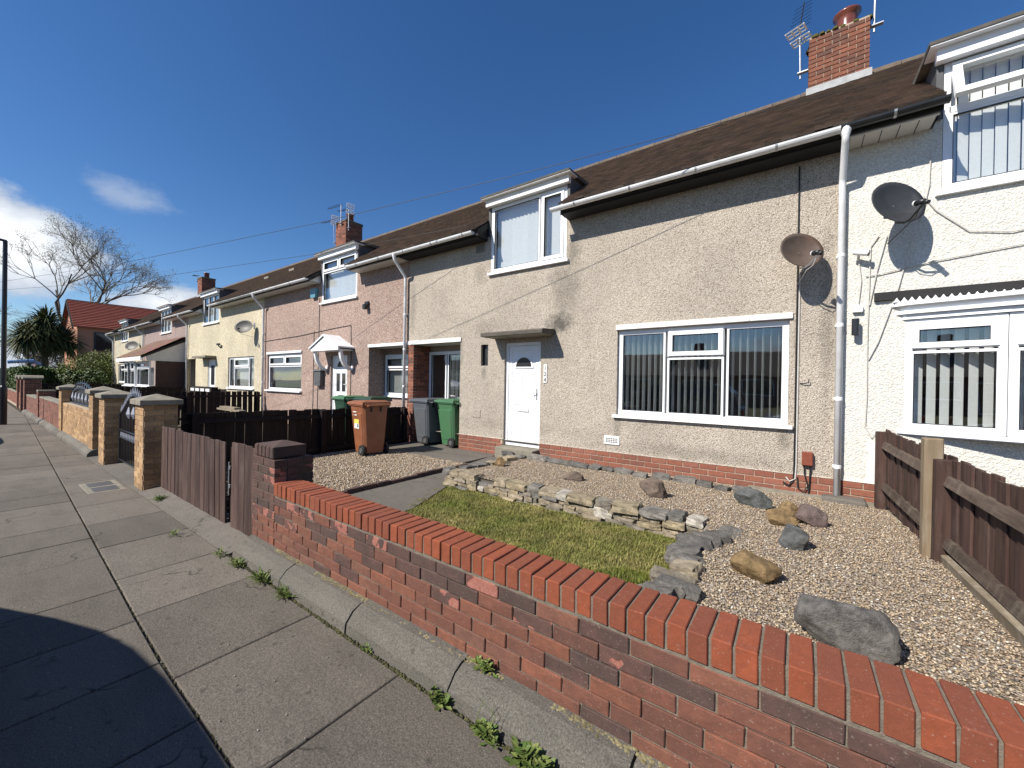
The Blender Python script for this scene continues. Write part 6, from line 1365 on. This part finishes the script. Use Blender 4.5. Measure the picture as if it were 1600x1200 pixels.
for (hx, hy, hz, n) in ((-36.4, 2.75, 4.1, 700), (-36.2, 2.1, 3.8, 600), (-36.5, 3.5, 3.7, 600), (-36.3, 2.8, 4.7, 500)):
    for k in range(n):
        a = rs.uniform(0, 6.283); e = math.asin(rs.uniform(-0.75, 1)); L = rs.uniform(1.0, 1.75); d = Vector((math.cos(a)*math.cos(e), math.sin(a)*math.cos(e), math.sin(e)))
        s = d.cross(Vector((0, 0, 1))).normalized()*0.032; b = Vector((hx, hy, hz)); md = b+d*L*0.55; tp = b+d*L-Vector((0, 0, 0.30*L)); cc = rs.uniform(0, 1)
        cr.add([b-s*0.6, b+s*0.6, md+s, tp, md-s], [(0, 1, 2, 4), (4, 2, 3)], (cc, cc, cc))
part('crown', cr, MT['palm'], pm_, col=True)
bu = thing('bush', 'yellow green rounded bush behind the palm', 'bush', (-41, 5.6, 0))
bc = MB()
for (c, r, n) in (((-41, 5.4, 1.7), (1.3, 1.7, 1.6), 7000), ((-41.5, 7.0, 2.0), (1.3, 1.5, 1.7), 5500), ((-41, 4.2, 1.2), (1.0, 0.9, 1.1), 3200)): leaf_cloud(bc, c, r, n, 0.062, rs)
part('foliage', bc, MT['bush'], bu, col=True); part('stems', MB().tube([(-41, 5.4, 0), (-41.1, 5.5, 1.4)], [0.08, 0.03], 6).tube([(-41.2, 6.8, 0), (-41.4, 7, 1.6)], [0.08, 0.03], 6), MT['bark'], bu)
hg = thing('hedge', 'clipped dark green hedge behind the far brick piers', 'hedge', (-37, 2.1, 0)); hb = MB()
for _ in range(12000):
    f = rs.random(); x = rs.uniform(-44, -33.2); 
    if f < 0.4: p = (x, 1.72+rs.gauss(0, 0.04), rs.uniform(0.2, 1.95))
    elif f < 0.75: p = (x, rs.uniform(1.75, 2.9), 1.95+rs.gauss(0, 0.05))
    else: p = (-33.2+rs.gauss(0, 0.05), rs.uniform(1.75, 2.9), rs.uniform(0.2, 1.95))
    q = Vector(p); a = Vector((rs.gauss(0, 1), rs.gauss(0, 1), rs.gauss(0, 1))).normalized()*0.075; b = a.orthogonal().normalized()*0.04; cc = rs.random(); hb.add([q-a, q+b, q+a, q-b], [(0, 1, 2, 3)], (cc, cc, cc))
part('foliage', hb, MT['hedge'], hg, col=True); part('inner_mass', MB().box(-43.9, 1.8, 0, -33.3, 2.85, 1.9), MT['soil'], hg)
sd_ = thing('shrub', 'dark evergreen shrub beside the palm trunk', 'bush', (-38.8, 4.0, 0)); part('foliage', leaf_cloud(leaf_cloud(MB(), (-38.8, 4.0, 0.9), (1.0, 0.9, 1.0), 1500, 0.09, rs), (-38.9, 5.0, 1.0), (0.9, 0.8, 1.1), 1200, 0.09, rs), MT['hedge'], sd_, col=True)

def bare_tree(label, x, y, H, seed, spread=0.55, thick=0.34, levels=6, bud=True, cat='tree'):
    rs = random.Random(seed); t = thing('bare_tree', label, 'tree', (x, y, 0), group='bare spring trees beyond the houses'); tk = MB(); tw = MB(); bd = MB()
    def grow(p, d, L, r, lv):
        q = [p]; dd = d.copy()
        for k in range(3):
            dd = (dd+Vector((rs.gauss(0, 0.10), rs.gauss(0, 0.10), rs.gauss(0.03, 0.07)))).normalized(); q.append(q[-1]+dd*L/3)
        (tk if lv < 3 else tw).tube(q, [r, r*0.87, r*0.75, r*0.64], 6 if lv < 2 else (4 if lv < 4 else 3), cap=False)
        if lv >= levels:
            if bud:
                for _ in range(4):
                    c = q[-1]+Vector((rs.gauss(0, 0.18), rs.gauss(0, 0.18), rs.gauss(0, 0.18))); a = Vector((rs.gauss(0, 1), rs.gauss(0, 1), rs.gauss(0, 1))).normalized()*0.075; b = a.orthogonal()*0.6; cc = rs.random(); bd.add([c-a, c+b, c+a], [(0, 1, 2)], (cc, cc, cc))
            return
        n = 3 if lv in (0, 2, 3) else 2
        if lv >= 4: n = 3
        for k in range(n):
            az = rs.uniform(0, 6.283); s = d.orthogonal().normalized(); s.rotate(Matrix.Rotation(az+k*2.1, 3, dd)); nd = (dd+s*rs.uniform(0.35, 0.95)*spread*1.45).normalized(); nd.z += 0.06; nd.normalize()
            st = q[rs.choice((2, 3))] if lv else q[3]
            grow(st, nd, L*rs.uniform(0.64, 0.84), r*0.62*rs.uniform(0.85, 1.1), lv+1)
    grow(Vector((x, y, -0.1)), Vector((rs.gauss(0, 0.05), rs.gauss(0, 0.05), 1)).normalized(), H*0.235, thick, 0)
    part('trunk', tk, MT['bark'], t); part('twigs', tw, MT['twig'], t, kind='stuff')
    if bud: part('buds', bd, MT['bud'], t, col=True, kind='stuff')
    return t
bare_tree('tall spreading bare tree rising behind the red roofed building', -78, 7.3, 28, 4, 0.60, 0.36, 7)
bare_tree('shorter bare tree left of the tall one, by the lamp post', -98, 2.5, 17, 6, 0.55, 0.3, 6)
bare_tree('low bare tree between the lamp post and the palm', -86, 4.2, 12, 8, 0.6, 0.28, 6)
bare_tree('bare tree seen through the wires right of the tall one', -98, 11.8, 16, 12, 0.6, 0.3, 6)
ww_ = MB(); rs = random.Random(31)
for k in range(26):
    x0, y0 = -150+rs.uniform(-20, 20), rs.uniform(-12, 40); H = rs.uniform(8, 14)
    ww_.tube([(x0, y0, 0), (x0, y0, H*0.6)], [0.25, 0.1], 4)
    for _ in range(90):
        a = rs.uniform(0, 6.28); z0 = rs.uniform(H*0.15, H*0.7); d = Vector((math.cos(a), math.sin(a), rs.uniform(0.4, 1.6))).normalized()*rs.uniform(2, 5); p = Vector((x0, y0, z0)); ww_.tube([p, p+d], [0.09, 0.03], 3, cap=False)
o = struct('far_wood', ww_, MT['twig'], kind='stuff'); tag(o, 'distant grey brown bare woodland at the end of the street', 'woodland')

# ------------------------------------------------------------------ red roofed building, lamp post, far street things
RB = thing('brick_building', 'brick building with bright red tiled roof beyond the terrace', 'building', (-60, 13, 0))
part('wall', MB().prism([(-64.5, 0), (-56.2, 0), (-56.2, 6.4), (-60.3, 9.1), (-64.5, 6.4)], 'y', 6.3, 22), MT['orange_brick'], RB)
rt = MB()
for k in range(16):
    f0, f1 = k/16, (k+1)/16
    for (xa, sgn) in ((-55.9, -1), (-64.8, 1)):
        X0, X1 = xa+sgn*4.42*f0, xa+sgn*4.42*f1; Z0, Z1 = 6.28+2.98*f0, 6.28+2.98*f1
        rt.add([(X0, 6.0, Z0+0.13), (X0, 22.2, Z0+0.13), (X1, 22.2, Z1+0.01), (X1, 6.0, Z1+0.01), (X0, 6.0, Z0-0.03), (X0, 22.2, Z0-0.03)], [(0, 1, 2, 3), (4, 5, 1, 0)] if sgn < 0 else [(3, 2, 1, 0), (0, 1, 5, 4)])
rfo = part('roof', rt, MT['red_tile'], RB)
part('verge', MB().prism([(-55.85, 6.2), (-60.35, 9.28), (-60.35, 9.08), (-55.85, 6.0)], 'y', 5.92, 6.02).prism([(-64.85, 6.2), (-60.35, 9.28), (-60.35, 9.08), (-64.85, 6.0)], 'y', 5.92, 6.02), MT['black_soffit'], rfo)
part('ridge', MB().tube([(-60.34, 6.0, 9.28), (-60.34, 22.2, 9.28)], 0.11, 6), MT['opp_roof'], rfo)
for (ya, yb) in ((7.4, 9.2), (9.5, 11.3), (12.4, 15.0)):
    w_ = part('window', MB().box(-56.22, ya, 4.1, -56.15, yb, 5.9), MT['black_pvc'], RB); part('pane', MB().box(-56.16, ya+0.12, 4.2, -56.13, yb-0.12, 5.8), MT['car_glass'], w_)
part('lower_roof', MB().prism([(-56.2, 4.0), (-53.8, 3.4), (-53.8, 3.25), (-56.2, 3.8)], 'y', 9.2, 18), MT['red_tile'], RB)
LP = thing('lamp_post', 'black street lamp column with square arm at the left edge', 'street lamp', (-20.5, 0.72, 0.0))
part('column', MB().tube([(-20.5, 0.72, -0.02), (-20.5, 0.72, 1.2), (-20.5, 0.72, 1.25), (-20.5, 0.72, 5.85)], [0.085, 0.085, 0.06, 0.05], 12), MT['iron'], LP)
part('arm', MB().tube([(-20.5, 0.75, 5.84), (-20.5, -0.6, 5.98)], 0.04, 8), MT['iron'], LP); part('lantern', MB().cbox(-20.62, -1.15, 5.93, -20.38, -0.55, 6.03, 0.03), MT['iron'], LP)
PG = thing('blue_green_shelter', 'blue arched frame with green panel beyond the hedge', 'shelter', (-62, 3.2, 0))
part('arch', MB().tube([(-62, 4.6, 0), (-62, 4.6, 2.6), (-62, 4.0, 3.0), (-62, 2.4, 2.8)], 0.16, 8), MT['blue_paint'], PG); part('panel', MB().box(-62.1, 1.4, 0.2, -62.0, 3.4, 2.2), MT['green_panel'], PG); part('white_leg', MB().tube([(-61.9, 4.0, 0), (-61.9, 4.0, 2.7)], 0.13, 8), MT['white_plastic'], PG)

# ------------------------------------------------------------------ parked cars behind the photographer (they throw the shadow and show in the glass)
def car(label, x, y, mat, s=1.0):
    """nose towards -X; y is the side nearest the pavement"""
    t = thing('parked_car', label, 'car', (x, y-0.88, -0.11), 0, 'cars parked along the kerb'); L0 = x; g = -0.11
    SX, SZ = 1.22, 1.23
    prof_lo = [(a_*SX, b_*SZ) for a_, b_ in [(0.0, 0.35), (0.04, 0.62), (0.30, 0.68), (1.05, 0.78), (1.30, 0.90), (3.90, 0.98), (4.10, 0.85), (4.15, 0.45), (4.05, 0.25), (0.12, 0.22)]]
    def loft(prof, secs):
        m = MB(); n = len(prof); vs = []; fs = []
        for (dy, sc, zc) in secs:
            cx = sum(p[0] for p in prof)/n
            for p in prof: vs.append((L0+cx+(p[0]-cx)*sc, y-dy, g+zc+(p[1]-zc)*(sc if p[1] > zc else 1)))
        k = len(secs)
        for i in range(k-1):
            for j in range(n): fs.append((i*n+j, i*n+(j+1) % n, (i+1)*n+(j+1) % n, (i+1)*n+j))
        fs.append(tuple(range(n-1, -1, -1))); fs.append(tuple((k-1)*n+j for j in range(n))); return m.add(vs, fs)
    part('body', loft(prof_lo, [(0.0, 0.965, 0.5), (0.06, 0.99, 0.5), (0.2, 1.0, 0.5), (1.56, 1.0, 0.5), (1.70, 0.99, 0.5), (1.76, 0.965, 0.5)]), MT[mat], t, smooth=False)
    cab = [(a_*SX, b_*SZ) for a_, b_ in [(1.20, 0.92), (1.55, 1.17), (1.82, 1.32), (2.10, 1.405), (2.45, 1.45), (2.9, 1.465), (3.35, 1.455), (3.70, 1.38), (3.90, 1.20), (4.02, 0.96)]]
    gh = MB(); vs = []; fs = []; n = len(cab)
    for (dy, top) in ((0.06, 0.0), (0.24, 1.0), (1.52, 1.0), (1.70, 0.0)):
        for p in cab:
            f = (p[1]/SZ-0.92)/0.54
            yy = dy if top else (dy+(0.16*f if dy < 0.9 else -0.16*f)); vs.append((L0+p[0]+(0.0), y-yy, g+p[1]))
    for i in range(3):
        for j in range(n-1): fs.append((i*n+j, i*n+j+1, (i+1)*n+j+1, (i+1)*n+j))
    fs.append(tuple(range(n-1, -1, -1))); fs.append(tuple(3*n+j for j in range(n))); part('cabin', gh.add(vs, fs), MT[mat], t)
    for sy, e in ((0.045, -1), (1.715, 1)):
        yy = y-sy
        for (a, b) in (((1.42, 1.98), (2.45, 2.45)), ((2.52, 2.52), (3.62, 3.42))):
            inc = 0.13 if e < 0 else -0.13
            part('side_window', MB().add([(L0+a[0]*SX, yy-0.0, g+0.99*SZ), (L0+b[0]*SX, yy, g+0.99*SZ), (L0+b[1]*SX, yy-inc, g+1.36*SZ), (L0+a[1]*SX, yy-inc, g+1.36*SZ)], [(0, 1, 2, 3)] if e < 0 else [(3, 2, 1, 0)]), MT['car_glass'], t)
    part('windscreen', MB().add([(L0+1.235*SX, y-0.22, g+0.96*SZ), (L0+1.235*SX, y-1.54, g+0.96*SZ), (L0+1.92*SX, y-1.46, g+1.395*SZ), (L0+1.92*SX, y-0.30, g+1.395*SZ)], [(0, 1, 2, 3)]), MT['car_glass'], t)
    part('rear_window', MB().add([(L0+4.00*SX, y-0.26, g+1.02*SZ), (L0+3.735*SX, y-0.32, g+1.345*SZ), (L0+3.735*SX, y-1.44, g+1.345*SZ), (L0+4.00*SX, y-1.5, g+1.02*SZ)], [(0, 3, 2, 1)]), MT['car_glass'], t)
    for wx in (0.80, 3.30):
        for sy in (0.10, 1.66):
            wv = MB().lathe([(0.29, -0.1), (0.31, -0.08), (0.31, 0.08), (0.29, 0.1)], (0, 0, 0), 22).rot((0, 0, 0), (1, 0, 0), math.pi/2); wv.v = [(p[0]+L0+wx*SX, p[1]+y-sy, p[2]+g+0.31) for p in wv.v]; w_ = part('wheel', wv, MT['rubber'], t)
            sg = 1 if sy < 1 else -1; rv = MB().lathe([(0.20, -0.01), (0.18, 0.01)], (0, 0, 0), 16).rot((0, 0, 0), (1, 0, 0), math.pi/2); rv.v = [(p[0]+L0+wx*SX, p[1]+y-sy+sg*0.10, p[2]+g+0.31) for p in rv.v]; part('rim', rv, MT['steel'], w_)
    for sy in (0.28, 1.48): part('headlight', MB().cbox(L0+0.03, y-sy-0.16, g+0.58*SZ, L0+0.20, y-sy+0.16, g+0.72*SZ, 0.03), MT['headlamp'], t); part('tail_light', MB().cbox(L0+4.02*SX, y-sy-0.12, g+0.62*SZ, L0+4.14*SX, y-sy+0.12, g+0.82*SZ, 0.02), MT['red_lens'], t)
    return t
car('dark car parked behind the viewpoint, throwing its shadow on the paving', -6.42, -0.90, 'car_blue'); car('silver car parked farther up the kerb behind the viewpoint', -19.9, -1.0, 'car_silver'); car('silver car parked nearest the white house behind the viewpoint', -0.9, -0.95, 'car_silver')

# ------------------------------------------------------------------ bungalows across the road (seen in the window reflections)
for k in range(8):
    x0 = -48+k*9.6; h = thing('bungalow', 'low bungalow across the road, seen only in window reflections', 'house', (x0+4, -26, 0), group='bungalows across the road')
    part('wall', MB().box(x0, -34.0, -0.1, x0+8.6, -26.0, 2.6), MT['opp_wall' if k % 2 else 'opp_brick'], h)
    rf = part('roof', MB().prism([(-25.6, 2.5), (-30.0, 4.9), (-34.4, 2.5)], 'x', x0-0.2, x0+8.8), MT['opp_roof'], h); part('chimney', MB().cbox(x0+1.0, -30.4, 4.4, x0+1.8, -29.6, 5.8, 0.02), MT['opp_brick'], rf)
    for (a, b, c, d) in ((0.8, 3.2, 0.9, 2.2), (3.9, 4.9, 0.1, 2.2), (5.6, 7.8, 0.9, 2.2)):
        w_ = part('window' if c > 0.5 else 'door', MB().box(x0+a, -26.01, c, x0+b, -25.95, d), MT['upvc'], h); part('pane', MB().box(x0+a+0.08, -25.96, c+0.08, x0+b-0.08, -25.94, d-0.08), MT['car_glass'], w_)
struct('opposite_garden', MB().box(-160, -36, -0.15, 60, -9.61, 0.03), MT['turf'])
